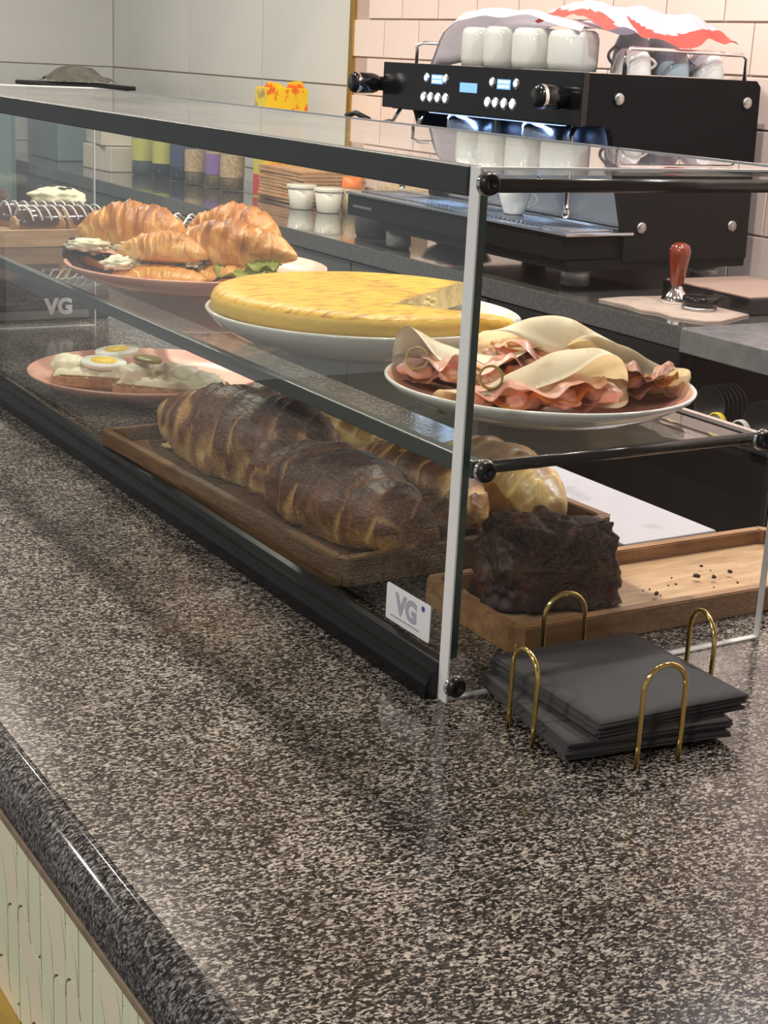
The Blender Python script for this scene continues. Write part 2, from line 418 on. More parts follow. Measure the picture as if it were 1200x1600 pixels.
# pink running-bond tiles on the right wall
TW, TH, J = .1955, .1125, .0045
bm = bm_new(); box(bm, -.006, 0, -TW / 2 + J / 2, TW / 2 - J / 2, -TH / 2 + J / 2, TH / 2 - J / 2, .0015); pt = mesh_of(bm, 'tile', 'pink_tile')
GY = 3.405
for r in range(-2, 10):
    zc = .587 - TH / 2 - (4 - r) * TH + TH
    off = .0 if r % 2 else TW / 2
    y = 3.225 - TW / 2 + off
    for k in range(-1, 20):
        yc = y - k * TW
        if yc + TW / 2 > GY + .02: continue
        piece('tile', pt, wb, (1.856, yc, zc))
# sliver tiles beside the trim are covered by it; large grey tiles beyond
BW, BH = .62, .31
bm = bm_new(); box(bm, -.006, 0, -BW / 2 + .0025, BW / 2 - .0025, -BH / 2 + .0025, BH / 2 - .0025, .0012); gt = mesh_of(bm, 'tile', 'white_tile')
for r in range(-2, 4):
    for k in range(4):
        yc = GY + .02 + BW / 2 + k * BW
        if yc + BW / 2 > 5.6: yc -= 0
        if k < 3 or True:
            piece('tile', gt, wb, (1.856, yc - (0 if k < 3 else 0), .385 + BH / 2 + r * BH))
bm = bm_new(); box(bm, -BW / 2 + .0025, BW / 2 - .0025, -.006, 0, -BH / 2 + .0025, BH / 2 - .0025, .0012); gt2 = mesh_of(bm, 'tile', 'white_tile')
for r in range(-2, 4):
    for k in range(3):
        piece('tile', gt2, we, (1.85 - BW / 2 - k * BW, 5.456, .385 + BH / 2 + r * BH))
bm = bm_new(); box(bm, 1.842, 1.856, GY, GY + .022, -.1, CEIL, .002); tag(obj('trim_1', bm, 'goldtrim'), kind='structure')

# ceiling lamps
for i, (x, y, pw, col, dia) in enumerate(LAMPS):
    rr0 = dia / 2 + .003
    t = thing('ceiling_light', 'round recessed ceiling spotlight above the service area', 'ceiling light', (x, y, CEIL), 0, 'recessed ceiling spotlights')
    bm = bm_new(); lathe(bm, [(rr0 + .014, 0), (rr0 + .014, -.008), (rr0, -.010), (rr0, 0)], 24, cap=False); obj('rim', bm, 'steel', t)
    bm = bm_new(); lathe(bm, [(.0001, -.004), (rr0 - .001, -.004)], 24, cap=False); obj('lens', bm, 'lamp', t)
    ld = bpy.data.lights.new('spot_glow', 'AREA'); ld.shape = 'DISK'; ld.size = dia; ld.energy = pw; ld.color = col
    lo = bpy.data.objects.new('spot_glow', ld); C.objects.link(lo); lo.parent = t; lo.location = (0, 0, -.014)

# ================================================================== CUSTOMER COUNTER
FX = -.335
sc = thing('service_counter', 'dark speckled granite bar counter with mint tiled front', 'counter')
bm = bm_new(); box(bm, FX + .022, .509, -2.2, 2.4, -.045, 0); obj('countertop', bm, 'granite', sc)
bm = bm_new()
prof = [(FX + .022, 0)] + [(FX + .022 - .022 * sin(a), -.022 + .022 * cos(a)) for a in [pi / 2 * k / 8 for k in range(1, 9)]] + [(FX, -.032), (FX + .004, -.038), (FX + .012, -.040), (FX + .012, -.045), (FX + .022, -.045)]
fs = prism(bm, prof, -2.2, 2.4, 'XZ')
for f in bm.faces:
    if len(f.verts) == 4: f.smooth = True
obj('rounded_edge', bm, 'granite_edge', sc)
bm = bm_new(); box(bm, FX + .018, FX + .04, -2.2, 2.4, -.053, -.045); obj('shadow_gap', bm, 'darkedge', sc)
bm = bm_new(); box(bm, FX + .010, FX + .04, -2.2, 2.4, -.060, -.053, .001); obj('trim_strip', bm, 'tan', sc)
fp_bm = bm_new(); box(fp_bm, FX + .022, FX + .06, -2.2, 2.4, -.9, -.060); fpanel = obj('front_panel', fp_bm, 'brownjoint', sc)
bm = bm_new(); box(bm, FX + .004, FX + .022, -2.2, 2.4, -.30, -.228, .003); obj('rail', bm, 'ochre', sc)

# plume-shaped tiles of the counter front (u to the right = -y, v up)
def arc(cx, cy, rx, ry, a0, a1, n=8): return [(cx + rx * cos(a0 + (a1 - a0) * k / n), cy + ry * sin(a0 + (a1 - a0) * k / n)) for k in range(n + 1)]
def scurve(p, q, n=8):
    out = []
    for k in range(n + 1):
        t = k / n; s = t * t * (3 - 2 * t)
        out.append((p[0] + (q[0] - p[0]) * s, p[1] + (q[1] - p[1]) * (t if True else s)))
    return out
def bow(p, q, n=8):
    return [(p[0] + (q[0] - p[0]) * sin(pi / 2 * k / n), p[1] + (q[1] - p[1]) * (1 - cos(pi / 2 * k / n))) for k in range(n + 1)]
PU, PV = .0255, .140
r_ = PU / 2
cap_top = arc(r_, 0, r_, r_ * .95, pi, 0)                      # wave: crest over 0..PU
cup_bot = arc(1.5 * PU, 0, r_, r_ * .95, pi, 2 * pi)           # wave: trough over PU..2PU
tr_mid = cup_bot[:4]
slant1 = bow(cup_bot[3], (2 * PU, -.060))
slant2 = bow((0, -.026), (PU, -.082))
crest2 = arc(1.5 * PU, -.082, r_, r_ * .95, pi, 0)
leaf = cap_top + tr_mid[1:] + slant1[1:] + [(2 * PU, -.082)] + list(reversed(crest2))[1:] + list(reversed(slant2))[1:] + [(0, -.01)]
lstrip_bottom = -PV
upl = bow((0, -PV + .05), (PU * .93, -PV + r_ * .45))
lmint = slant2 + [(PU, -PV + .006)] + list(reversed(upl))[1:]
tail = upl + list(reversed(arc(r_, -PV, r_, r_ * .95, pi, .35)))[1:]
rmint = crest2 + [(2 * PU, -PV)] + list(reversed(arc(1.5 * PU, -PV, r_, r_ * .95, pi, 2 * pi)))
sliver = slant1 + list(reversed(cup_bot[3:]))[:-1]
def inset(poly, d):
    area = sum(poly[i][0] * poly[(i + 1) % len(poly)][1] - poly[(i + 1) % len(poly)][0] * poly[i][1] for i in range(len(poly)))
    sgn = 1 if area > 0 else -1
    q = []
    for p in poly:
        if not q or (abs(p[0] - q[-1][0]) + abs(p[1] - q[-1][1])) > 1e-5: q.append(p)
    if abs(q[0][0] - q[-1][0]) + abs(q[0][1] - q[-1][1]) < 1e-5: q.pop()
    n = len(q); out = []
    for i in range(n):
        a, b, c = Vector(q[i - 1]), Vector(q[i]), Vector(q[(i + 1) % n])
        e1 = (b - a).normalized(); e2 = (c - b).normalized()
        n1 = Vector((-e1.y, e1.x)) * sgn; n2 = Vector((-e2.y, e2.x)) * sgn
        m = n1 + n2
        if m.length < .35: m = n1
        else: m = m / max(.6, m.dot(n1)) if m.dot(n1) > .5 else m.normalized()
        out.append(tuple(b + m * d))
    return out
tile_meshes = []
for nm, poly, mm in (('leaf', leaf, 'cream'), ('lmint', lmint, 'mint'), ('tail', tail, 'mint'), ('rmint', rmint, 'mint'), ('sliver', sliver, 'mint')):
    bm = bm_new()
    pl = [(-u, v) for u, v in inset(poly, .0009)]
    prism(bm, pl, -.0012, 0, 'YZ')
    bmesh.ops.triangulate(bm, faces=[f for f in bm.faces if len(f.verts) > 4])
    tile_meshes.append(mesh_of(bm, 'tile', mm))
for ci in range(9):
    for k in range(4):
        for me in tile_meshes:
            v = -.068 - k * PV + (PV / 2 if ci % 2 else 0)
            top = max(q.co.z for q in me.vertices) + v
            if min(q.co.z for q in me.vertices) + v > -.064: continue
            if top > -.0605:                                         # cut where it meets the trim
                bm = bm_new(); bm.from_mesh(me)
                bmesh.ops.bisect_plane(bm, geom=bm.verts[:] + bm.edges[:] + bm.faces[:], plane_co=(0, 0, -.0605 - v), plane_no=(0, 0, 1), clear_outer=True)
                piece('tile', mesh_of(bm, 'tile', me.materials[0].name), fpanel, (FX + .022, .112 - ci * 2 * PU, v))
            else: piece('tile', me, fpanel, (FX + .022, .112 - ci * 2 * PU, v))

# ================================================================== DISPLAY CASE
CL, CW, CH = 1.615, .331, .402
case = thing('display_case', 'long glass countertop pastry display case with black frame', 'display case')
bm = bm_new(); box(bm, .010, .016, .002, CL - .002, .026, CH - .018); obj('front_glass', bm, 'glass', case)
bm = bm_new(); box(bm, .012, CW - .006, .0, CL, CH - .006, CH - .001); obj('top_glass', bm, 'topglass', case)
for y0 in (-.012, CL):
    ep = bm_new(); box(ep, .0015, CW - .0015, y0 + .001, y0 + .011, .0015, CH - .0015); e = obj('end_panel', ep, 'acrylic', case)
    for nm, b in (('panel_edge', (0, .0015, y0, y0 + .012, 0, CH)), ('panel_edge', (CW - .0015, CW, y0 + .003, y0 + .009, 0, CH)), ('panel_edge', (.0015, CW - .0015, y0 + .003, y0 + .0085, 0, .0015)), ('panel_edge', (.0015, CW - .0015, y0 + .003, y0 + .009, CH - .0015, CH))):
        q = bm_new(); box(q, *b); obj(nm, q, 'acryl_edge_lit', e)
bm = bm_new(); box(bm, .0098, .0165, .0005, .002, .03, CH - .02); obj('glass_edge', bm, 'glassedge', case)
bm = bm_new(); box(bm, -.002, .012, .001, CL - .001, CH - .021, CH, .0012); obj('top_front_bar', bm, 'bar', case)
bm = bm_new(); box(bm, CW - .006, CW + .002, .0, CL, CH - .007, CH - .0012, .0008); rr = obj('top_rear_bar', bm, 'black', case)
bm = bm_new(); box(bm, CW - .004, CW + .002, .0, CL, CH - .0011, CH); obj('chrome_strip', bm, 'chrome', rr)
bm = bm_new(); tube(bm, [(.03, .006, .388), (CW - .006, .006, .388)], .0052, 10); obj('top_end_rod', bm, 'rubber', case)
bm = bm_new()
prism(bm, [(-.012, 0), (.009, 0), (.009, .029), (.004, .031), (-.001, .029), (-.003, .0235), (-.006, .022), (-.008, .0205), (-.0095, .015), (-.0115, .012)], .0, CL, 'XZ')
obj('base_rail', bm, 'rubber', case)
# shelf
SZ = .183
bm = bm_new(); box(bm, .032, .300, .008, CL - .004, SZ - .006, SZ); obj('shelf_glass', bm, 'glass', case)
bm = bm_new(); box(bm, .021, .032, .004, CL - .002, SZ - .011, SZ + .003, .0015); obj('shelf_front_rail', bm, 'rail', case)
bm = bm_new(); box(bm, .300, .310, .004, CL - .002, SZ - .008, SZ + .001, .001); sr = obj('shelf_rear_rail', bm, 'black', case)
bm = bm_new(); box(bm, .310, .317, .004, CL - .002, SZ - .004, SZ + .001); obj('chrome_strip', bm, 'chrome', sr)
for y in (.004, CL - .01):
    bm = bm_new(); tube(bm, [(.03, y, SZ - .003), (.306, y, SZ - .003)], .0048, 10); obj('shelf_end_rod', bm, 'rubber', case)
for x, z in ((.006, .391), (.020, SZ), (.006, .0135), (.300, SZ)):
    bm = bm_new(); lathe(bm, [(.0088, -.012), (.0088, -.0145), (.0055, -.0145)], 20, cx=x, cy=z, axis='Y', cap=False); s = obj('screw_collar', bm, 'chrome', case)
    bm = bm_new(); lathe(bm, [(.0078, -.012), (.0078, -.018), (.0066, -.0195), (.0030, -.0195), (.0028, -.0175), (.0001, -.0175)], 20, cx=x, cy=z, axis='Y', cap=False); obj('screw_cap', bm, 'black', s)
# stickers
bb = thing('dark_backing', 'low black box added as dark backing behind the far VG letters', 'box', (.14, 1.80, .0004))  # added box: dark backing so the white letters stand out
bm = bm_new(); box(bm, -.30, .24, -.12, .20, 0, .150, .004); obj('box_body', bm, 'blackmatte', bb)
bm = bm_new(); box(bm, -.26, .20, -.1215, -.1202, .004, .018); obj('box_trim', bm, 'steel', bb)
st = bm_new(); prism(st, [(y, z) for y, z in rrect(.066, .031, .0025, 4, .0632, .0475)], .0092, .0098, 'YZ'); sk = obj('sticker', st, 'paper_white', case)
RX = Matrix(((0, 0, -1, 0), (-1, 0, 0, 0), (0, 1, 0, 0), (0, 0, 0, 1)))     # text read from -x: right = -y, up = z
text('logo_letters', 'VG', .0235, 'letter', sk, Matrix.Translation((.0091, .0650, .0485)) @ RX, .0002, .0012)
bm = bm_new(); lathe(bm, [(.0024, 0), (.0001, -.0004)], 16, z=.0089, cx=.0405, cy=.0575, axis='X', cap=False); obj('logo_dot', bm, 'blue', sk)
bm = bm_new(); box(bm, .0089, .0092, .045, .0885, .0365, .0378); obj('small_print_line', bm, 'letter', sk)
RY = Matrix(((1, 0, 0, 0), (0, 0, -1, 0), (0, 1, 0, 0), (0, 0, 0, 1)))      # text read from -y
o = text('logo_letters', 'VG', .036, 'letterwhite', case, Matrix.Translation((.262, CL - .003, .036)) @ RY, .0003, .0018)

# ================================================================== PLATES
def plate(label, loc, r, h, foot, inner, outer, group=None):
    t = thing('plate', label, 'plate', loc, 0, group)
    prof = [(.0001, .003), (foot - .006, .003), (foot - .004, 0), (foot, 0), (foot + .004, .004), (r * .80, h * .30), (r * .93, h * .62), (r - .0005, h - .003), (r, h - .0008), (r - .0018, h), (r - .004, h - .001), (r * .93, h * .70), (r * .80, h * .40), (foot * .9, .0075), (.0001, .0065)]
    mi = [1] * 9 + [1] + [0] * 4
    bm = bm_new(); lathe(bm, prof, 64, mi=mi, cap=False); obj('dish', bm, [inner, outer], t)
    return t
plate('pink plate holding croissant sandwiches on the glass shelf', (.186, .872, SZ), .165, .030, .098, 'plate_pink', 'plate_pink')
plate('white plate under the yellow potato omelette', (.183, .448, SZ), .163, .039, .092, 'plate_white', 'plate_white')
plate('white rimmed plate holding folded ham wraps at the case end', (.186, .146, SZ), .136, .027, .082, 'plate_pink', 'plate_white')
plate('pink plate holding egg toasts on the bottom level of the case', (.212, 1.105, .0), .165, .029, .10, 'plate_pink', 'plate_pink')

# ================================================================== OMELETTE
tor = thing('omelette', 'thick round yellow potato omelette with one wedge cut out', 'omelette', (.183, .448, SZ + .036))
OM_A = (-.022, -.092); OM_0 = math.radians(36); OM_1 = math.radians(332)      # wedge apex, and where the body starts and ends
def om_edge(a, R):
    dx, dy = cos(a), sin(a); b = OM_A[0] * dx + OM_A[1] * dy; c = OM_A[0] ** 2 + OM_A[1] ** 2 - R * R
    return -b + sqrt(b * b - c)
def omelette():
    Ro, th = .157, .0235
    bm = bm_new(); N = 84; K = 12
    prof = [(.0, .955), (.12, 1.0), (.45, 1.006), (.74, .985), (.92, .945)]
    rings = []
    for k in range(N + 1):
        a = OM_0 + (OM_1 - OM_0) * k / N
        x1 = OM_A[0] + om_edge(a, Ro) * cos(a); y1 = OM_A[1] + om_edge(a, Ro) * sin(a)
        wob = 1 + .014 * nz(x1 * 20, y1 * 20, 3); tip = .020 * max(0, 1 - (OM_1 - a) / .30) 
        R_ = om_edge(a, Ro * wob) + tip
        col = []
        for fz, fr in prof:
            q = R_ * fr if fr >= 1 else R_ - Ro * (1 - fr)
            col.append(bm.verts.new((OM_A[0] + q * cos(a), OM_A[1] + q * sin(a), th * fz - tip * .35)))
        for q in range(1, K + 1):
            f = 1 - q / K; q2 = (R_ - .075 * Ro) * f
            x, y = OM_A[0] + q2 * cos(a), OM_A[1] + q2 * sin(a)
            z = th * (1.0 + .05 * (1 - min(1, (x * x + y * y) / Ro ** 2))) + .0014 * nz(x, y, 0, 60) - tip * .35 * f
            col.append(bm.verts.new((x if q < K else OM_A[0] + .002 * cos(a), y if q < K else OM_A[1] + .002 * sin(a), z)))
        rings.append(col)
    np_ = len(prof)
    for i in range(N):
        for j in range(np_ + K - 1):
            f = bm.faces.new((rings[i][j], rings[i + 1][j], rings[i + 1][j + 1], rings[i][j + 1])); f.smooth = True
            f.material_index = 1 if j < np_ - 2 else 0
    for e in (0, N):
        c = bm.verts.new((OM_A[0], OM_A[1], 0))
        f = bm.faces.new(rings[e] + [c]); f.material_index = 2
    obj('omelette_body', bm, ['omelette', 'omelette_side', 'omelette_in'], tor)
omelette()
bm = bm_new()
for k in range(22):
    a = OM_0 if k % 3 else OM_1
    d = .02 + .10 * rnd.random(); s = .004 + .004 * rnd.random()
    p = Vector((OM_A[0] + d * cos(a), OM_A[1] + d * sin(a), .005 + .013 * rnd.random()))
    bmesh.ops.create_icosphere(bm, subdivisions=2, radius=s, matrix=Matrix.Translation(p) @ Matrix.Diagonal((1, .7, .7, 1)))
for f in bm.faces: f.smooth = True
obj('potato_chunks', bm, 'omelette_in', tor)['kind'] = 'stuff'

# ================================================================== CROISSANTS
def croissant_bm(L, R, bend, nl, seed, lo=-.62, dome=1.0, flat=False, tipfrac=.16, hmul=1., wob=.05, slant=.5, asym=0., irr=.35, nu=100, nv=40, ridge=.17, dark=0.):
    bm = bm_new(); bake = []
    def env(u): return max(tipfrac, (1 - abs(u) ** 2.1) ** .62)
    def fn(a, b):
        u = -1 + 2 * a; th = 2 * pi * b
        uu = u * .985
        s = abs(uu) * nl + slant * sin(th + .4) * (1 if u > 0 else -1) * .5 + irr * nz(uu * 3, cos(th) * .8, sin(th) * .8 + seed)
        fr = s - math.floor(s)
        e = env(uu) * (1 + asym * uu)
        endk = 1. if abs(u) < .985 else .45
        f2 = (s * 3.3 + .4 * nz(uu * 9, th, seed)) % 1.
        r = R * e * (1 + ridge * (.5 - fr) + .035 * (.5 - f2)) * endk * (1 + wob * nz(uu * 4 + seed, cos(th) * 1.5, sin(th) * 1.5))
        cx = L / 2 * u; cy = -bend * u * u
        dx, dy = 1., -4 * bend * u / L
        n = sqrt(dx * dx + dy * dy); px, py = -dy / n, dx / n
        y, z = r * cos(th), r * sin(th) * hmul
        zl = lo * R * min(1, e + .15)
        if z < zl: z = zl - (zl - z) * .08
        hz = max(0., (z - lo * R) / (R * (hmul - lo)))
        bk = dark + .10 + .75 * hz ** 1.1 * (.45 + .55 * e) + .32 * nz(uu * 6, th, seed, 1.3) - .45 * max(0, fr - .72) / .28 * .9 + .12 * (.5 - fr) - .16 * max(0, f2 - .6) / .4
        bake.append(min(1, max(0, bk)))
        return (cx + px * y, cy + py * y, z - lo * R)
    vs = grid(bm, fn, nu, nv, closed_v=True)
    bm.faces.new(vs[0]); bm.faces.new(list(reversed(vs[-1])))
    return bm, bake

def croissant(name, label, cat, loc, rz, L, R, bend, nl, seed, m, group=None, tilt=(0, 0), **kw):
    bm, bk = croissant_bm(L, R, bend, nl, seed, **kw)
    o = obj(name, bm, m); setattr_f(o, 'bake', bk)
    o.location = loc; o.rotation_euler = (tilt[0], tilt[1], rz)
    return tag(o, label, cat, group)

def wavy(rx, ry, amp, freq, seed, t=.0012, n=28, m=7, cut=None):
    bm = bm_new()
    c = bm.verts.new((0, 0, 0)); rings = []
    for j in range(1, m + 1):
        q = j / m; ring = []
        for k in range(n):
            a = 2 * pi * k / n
            e = 1 + .12 * nz(cos(a) * 2, sin(a) * 2, seed)
            z = amp * q ** 2 * (sin(freq * a + seed) * .7 + nz(cos(a) * 3, sin(a) * 3, seed + q) * .8)
            ring.append(bm.verts.new((rx * q * e * cos(a), ry * q * e * sin(a), z)))
        rings.append(ring)
    for k in range(n): bm.faces.new((c, rings[0][k], rings[0][(k + 1) % n]))
    for j in range(m - 1):
        for k in range(n): bm.faces.new((rings[j][k], rings[j + 1][k], rings[j + 1][(k + 1) % n], rings[j][(k + 1) % n]))
    solidify(bm, t)
    return bm

def lump(rx, ry, rz_, seed, amp=.25, sub=3, fr=2.):
    bm = bm_new(); bmesh.ops.create_icosphere(bm, subdivisions=sub, radius=1)
    for v in bm.verts:
        d = 1 + amp * nz(v.co.x * fr + seed, v.co.y * fr, v.co.z * fr)
        v.co = Vector((v.co.x * rx * d, v.co.y * ry * d, max(v.co.z, -.55) * rz_ * d))
    for f in bm.faces: f.smooth = True
    return bm

def put(o, loc, rot=(0, 0, 0)):
    o.location = loc; o.rotation_euler = rot; return o

def sandwich(label, loc, rz, L, R, bend, seed, fill, open_=.010, roll=0., asym=0.):
    t = thing('croissant_sandwich', label, 'croissant', loc, rz)
    bm, bk = croissant_bm(L, R, bend, 4.0, seed + 5, lo=-.35, hmul=.50, tipfrac=.25, ridge=.10, irr=.9, asym=asym); o = obj('bottom_half', bm, 'pastry', t); setattr_f(o, 'bake', [b * .6 for b in bk])
    put(o, (0, -.012, 0))
    bm, bk = croissant_bm(L * .98, R * 1.02, bend, 4.6, seed, lo=-.30, hmul=.92, tipfrac=.22, wob=.16, ridge=.11, asym=asym, irr=.95, slant=1.1, dark=.06); o = obj('top_half', bm, 'pastry', t); setattr_f(o, 'bake', bk)
    put(o, (0, .006, R * .56 + open_), (roll, 0, 0))
    z = R * .66
    for i, (kind, x, y, rx, ry) in enumerate(fill):
        mm = {'leaf': 'leafdark', 'lettuce': 'lettuce', 'ham': 'ham', 'cheese': 'cream_white', 'slice': 'cheese'}[kind]
        if kind == 'cheese':
            o = obj('cheese_filling', lump(rx, ry, .009, seed + i, .5, 4, 3.2), mm, t); put(o, (x, y, z + .004))
        else:
            nm = {'leaf': 'salad_leaf', 'lettuce': 'lettuce_leaf', 'ham': 'ham_slice', 'slice': 'cheese_slice'}[kind]
            o = obj(nm, wavy(rx, ry, .008, 5, seed + i * 3.1), mm, t); put(o, (x, y, z + .003 * i - .002), (.25 * (1 if y < 0 else 0), 0, 0))
    return t

PZ = SZ + .0082
A = -.72     # image-right direction as seen from the camera
sandwich('croissant sandwich with green lettuce at the right of the pink plate', (.202, .792, PZ + .003), -.80, .160, .038, .010, 1.3,
         [('leaf', -.01, -.022, .058, .036), ('lettuce', .026, -.036, .040, .026), ('cheese', -.050, -.036, .022, .016), ('leaf', -.045, -.03, .028, .028), ('lettuce', .045, -.028, .022, .02)], roll=.12, asym=-.28)
sandwich('croissant sandwich at the back of the pink plate beside the right one', (.252, .905, PZ + .006), -.75, .125, .041, .012, 4.2,
         [('cheese', -.01, -.02, .04, .02), ('ham', .02, -.02, .04, .024)])
sandwich('croissant sandwich at the left of the pink plate with dark leaf', (.130, .950, PZ + .006), -.60, .140, .041, .012, 8.7,
         [('leaf', -.048, -.034, .036, .034), ('cheese', -.046, -.046, .026, .016), ('ham', -.02, -.034, .036, .032), ('cheese', .02, -.040, .030, .014), ('leaf', .03, -.026, .03, .024)], roll=.16, asym=.12)
sandwich('small croissant sandwich in front with purple leaf and white cheese', (.116, .818, PZ + .003), -.66, .112, .033, .012, 12.1,
         [('leaf', -.020, .006, .050, .040), ('cheese', -.046, -.014, .022, .022), ('cheese', .030, .020, .022, .016), ('leaf', .0, .03, .04, .03)], open_=.006, roll=-.34, asym=.1)

# ================================================================== WRAPS
def wrap(label, loc, rz, R, h, lift, seed, tip=0., ring=None, droop=.35, squeeze=1.):
    t = thing('ham_wrap', label, 'wrap', loc, rz)
    t.rotation_euler = (0, tip, rz)
    rb = h / 2
    def fn(a, b):
        u = (-1 + 2 * a) * .992; s = -1 + 2 * b
        Lh = R * sqrt(max(0, 1 - u * u))
        arcl = pi * rb * min(1, Lh / (pi * rb) + .02)
        half = arcl / 2; x = u * R
        wv = .006 * sin(u * 3.3 + seed) + .004 * nz(u * 3, s * 2, seed)
        d = abs(s) * max(Lh, .004)
        if d < half:
            ph = d / rb * (1 if s > 0 else -1)
            return (x, rb * cos(ph) + .012 * u * u * -1, rb + rb * sin(ph) + wv * .4)
        q = (d - half)
        yb = rb * cos(half / rb); zb = rb * sin(half / rb)
        f = q / max(1e-4, (R - half))
        if s > 0:
            up = lift * (1 + .5 * sin(u * 2.2 + seed * .7))
            return (x, yb - q * .93 * squeeze - .012 * u * u, rb + zb + up * sin(f * 2.3) - droop * up * f * f + wv)
        return (x, yb - q * .97 * squeeze - .012 * u * u, rb - zb + .004 * f + .005 * f * sin(u * 5 + seed) + .006 * f * f)
    bm = bm_new(); grid(bm, fn, 48, 44); solidify(bm, .0026); obj('tortilla', bm, 'tortilla', t)
    # folded ham and cheese inside
    for i in range(3):
        def hf(a, b, i=i):
            u = (-1 + 2 * a) * (.80 - .07 * i); Lh = R * sqrt(max(0, 1 - u * u)) * (.90 + .05 * i)
            y = rb * .6 - b * Lh
            z = rb * (.55 + .42 * i) + (.0040 * sin(u * 11 + seed + i * 2) + .005 * nz(u * 7, b * 5, seed + i)) * (.3 + b) + lift * (.16 + .22 * i) * sin(b * 2.2) + .002
            return (u * R, y, z)
        bm = bm_new(); grid(bm, hf, 40, 14); solidify(bm, .0022)
        obj('cheese_slice' if i == 1 else 'ham_slice', bm, 'cheese' if i == 1 else 'ham', t)
    for i in range(4 if R > .07 else 0):
        u = -.62 + 1.24 * i / 3 + .03 * sin(seed + i * 2)
        o = obj('ham_fold', lump(.016, .010, .009, seed + i, .28, 4, 1.6), 'ham', t)
        put(o, (u * R, -R * sqrt(1 - u * u) * .74 + .004, rb * .9 + .004 + lift * .12), (.2, .1, .5 * sin(seed * 3 + i)))
    return t

def ring_pick(label, loc, rot, r=.0085):
    bm = bm_new(); prof = [(r, -.0030), (r + .0018, -.0030), (r + .0018, .0030), (r, .0030)]
    ri = lathe(bm, prof, 28, cap=False)
    for k in range(28): bm.faces.new((ri[3][k], ri[3][(k + 1) % 28], ri[0][(k + 1) % 28], ri[0][k]))
    o = obj('food_ring', bm, 'olive'); o.location = loc; o.rotation_euler = rot
    tag(o, label, 'food ring')
WZ = SZ + .0085
wrap('folded ham wrap at the back right of the white rimmed plate', (.246, .184, WZ + .010), -.82, .090, .022, .026, 2.1, tip=.08, droop=.65)
wrap('folded ham wrap at the left of the white rimmed plate', (.156, .208, WZ + .004), -.62, .072, .022, .024, 5.3, droop=.5)
wrap('folded ham wrap at the front of the white rimmed plate', (.160, .122, WZ + .003), -.46, .084, .020, .022, .4, tip=-.10, droop=.5)
wrap('small folded wrap with ham showing at the right end of the plate', (.262, .128, WZ + .005), -.55, .062, .020, .024, 3.3, droop=.5)
ring_pick('pale ring pick on the left ham wrap', (.090, .196, WZ + .032), (1.25, .1, -.6))
ring_pick('dark ring pick stuck in the front ham wrap', (.101, .100, WZ + .034), (1.25, .2, -.6))

# ================================================================== EGG TOASTS
def toast(label, loc, rz, w, d, seed, parts_):
    t = thing('egg_toast', label, 'toast', loc, rz)
    bm = bm_new(); prism(bm, rrect(w, d, .012, 4), 0, .018); bmesh.ops.bevel(bm, geom=[e for e in bm.edges if abs(e.verts[0].co.z - e.verts[1].co.z) < 1e-5], offset=.003, segments=2, affect='EDGES')
    obj('bread_slice', bm, 'toast', t)
    bm = bm_new()
    def fn(a, b):
        u, v = -1 + 2 * a, -1 + 2 * b
        hgt = .017 + .010 * max(0, (1 - u ** 4) * (1 - v ** 4)) ** .5 + .006 * nz(u * 4, v * 4, seed) + .003 * nz(u * 11, v * 11, seed)
        return (u * w * .47, v * d * .47, hgt - (.004 if max(abs(u), abs(v)) > .98 else 0))
    grid(bm, fn, 26, 20); obj('cheese_spread', bm, 'cream_white', t)
    for k, (kind, x, y, z, rot) in enumerate(parts_):
        if kind == 'egg':
            bm = bm_new(); lathe(bm, [(.0001, 0), (.022, .0), (.031, .004), (.0325, .008), (.031, .0105), (.0001, .0105)], 32, sx=1., sy=.78, cap=False); e = obj('egg_slice', bm, 'eggwhite', t)
            put(e, (x, y, z), rot)
            bm = bm_new(); lathe(bm, [(.0190, .0100), (.0185, .0117), (.0001, .0126)], 28, sx=1., sy=.8, cap=False); obj('yolk', bm, 'yolk', e)
        elif kind == 'dollop':
            o = obj('cheese_dollop', lump(.026, .022, .017, seed + k, .35), 'cream_white', t); put(o, (x, y, z), rot)
        else:
            bm = bm_new(); lathe(bm, [(.0001, 0), (.014, 0), (.015, .002), (.014, .004), (.0001, .004)], 24, sx=1.4, cap=False); o = obj('gherkin_slice', bm, 'olive', t); put(o, (x, y, z), rot)
    return t
EZ = .0085
toast('toast with white spread and egg slices at the left of the plate', (.150, 1.125, EZ), -.62, .120, .085, 3.,
      [('egg', .010, -.012, .026, (.12, .05, .2)), ('egg', .018, .036, .034, (.1, -.1, -.1)), ('dollop', -.04, -.01, .024, (0, 0, 0))])
toast('toast with white cheese mound and gherkin slice at the plate right', (.218, 1.022, EZ), -.75, .150, .085, 6.,
      [('dollop', -.048, -.012, .026, (0, 0, 1)), ('dollop', .02, .01, .024, (0, 0, 2)), ('gherkin', -.035, -.002, .046, (.1, .1, 0)), ('dollop', .05, -.005, .022, (0, 0, .4)), ('dollop', -.015, .026, .024, (0, 0, .4))])

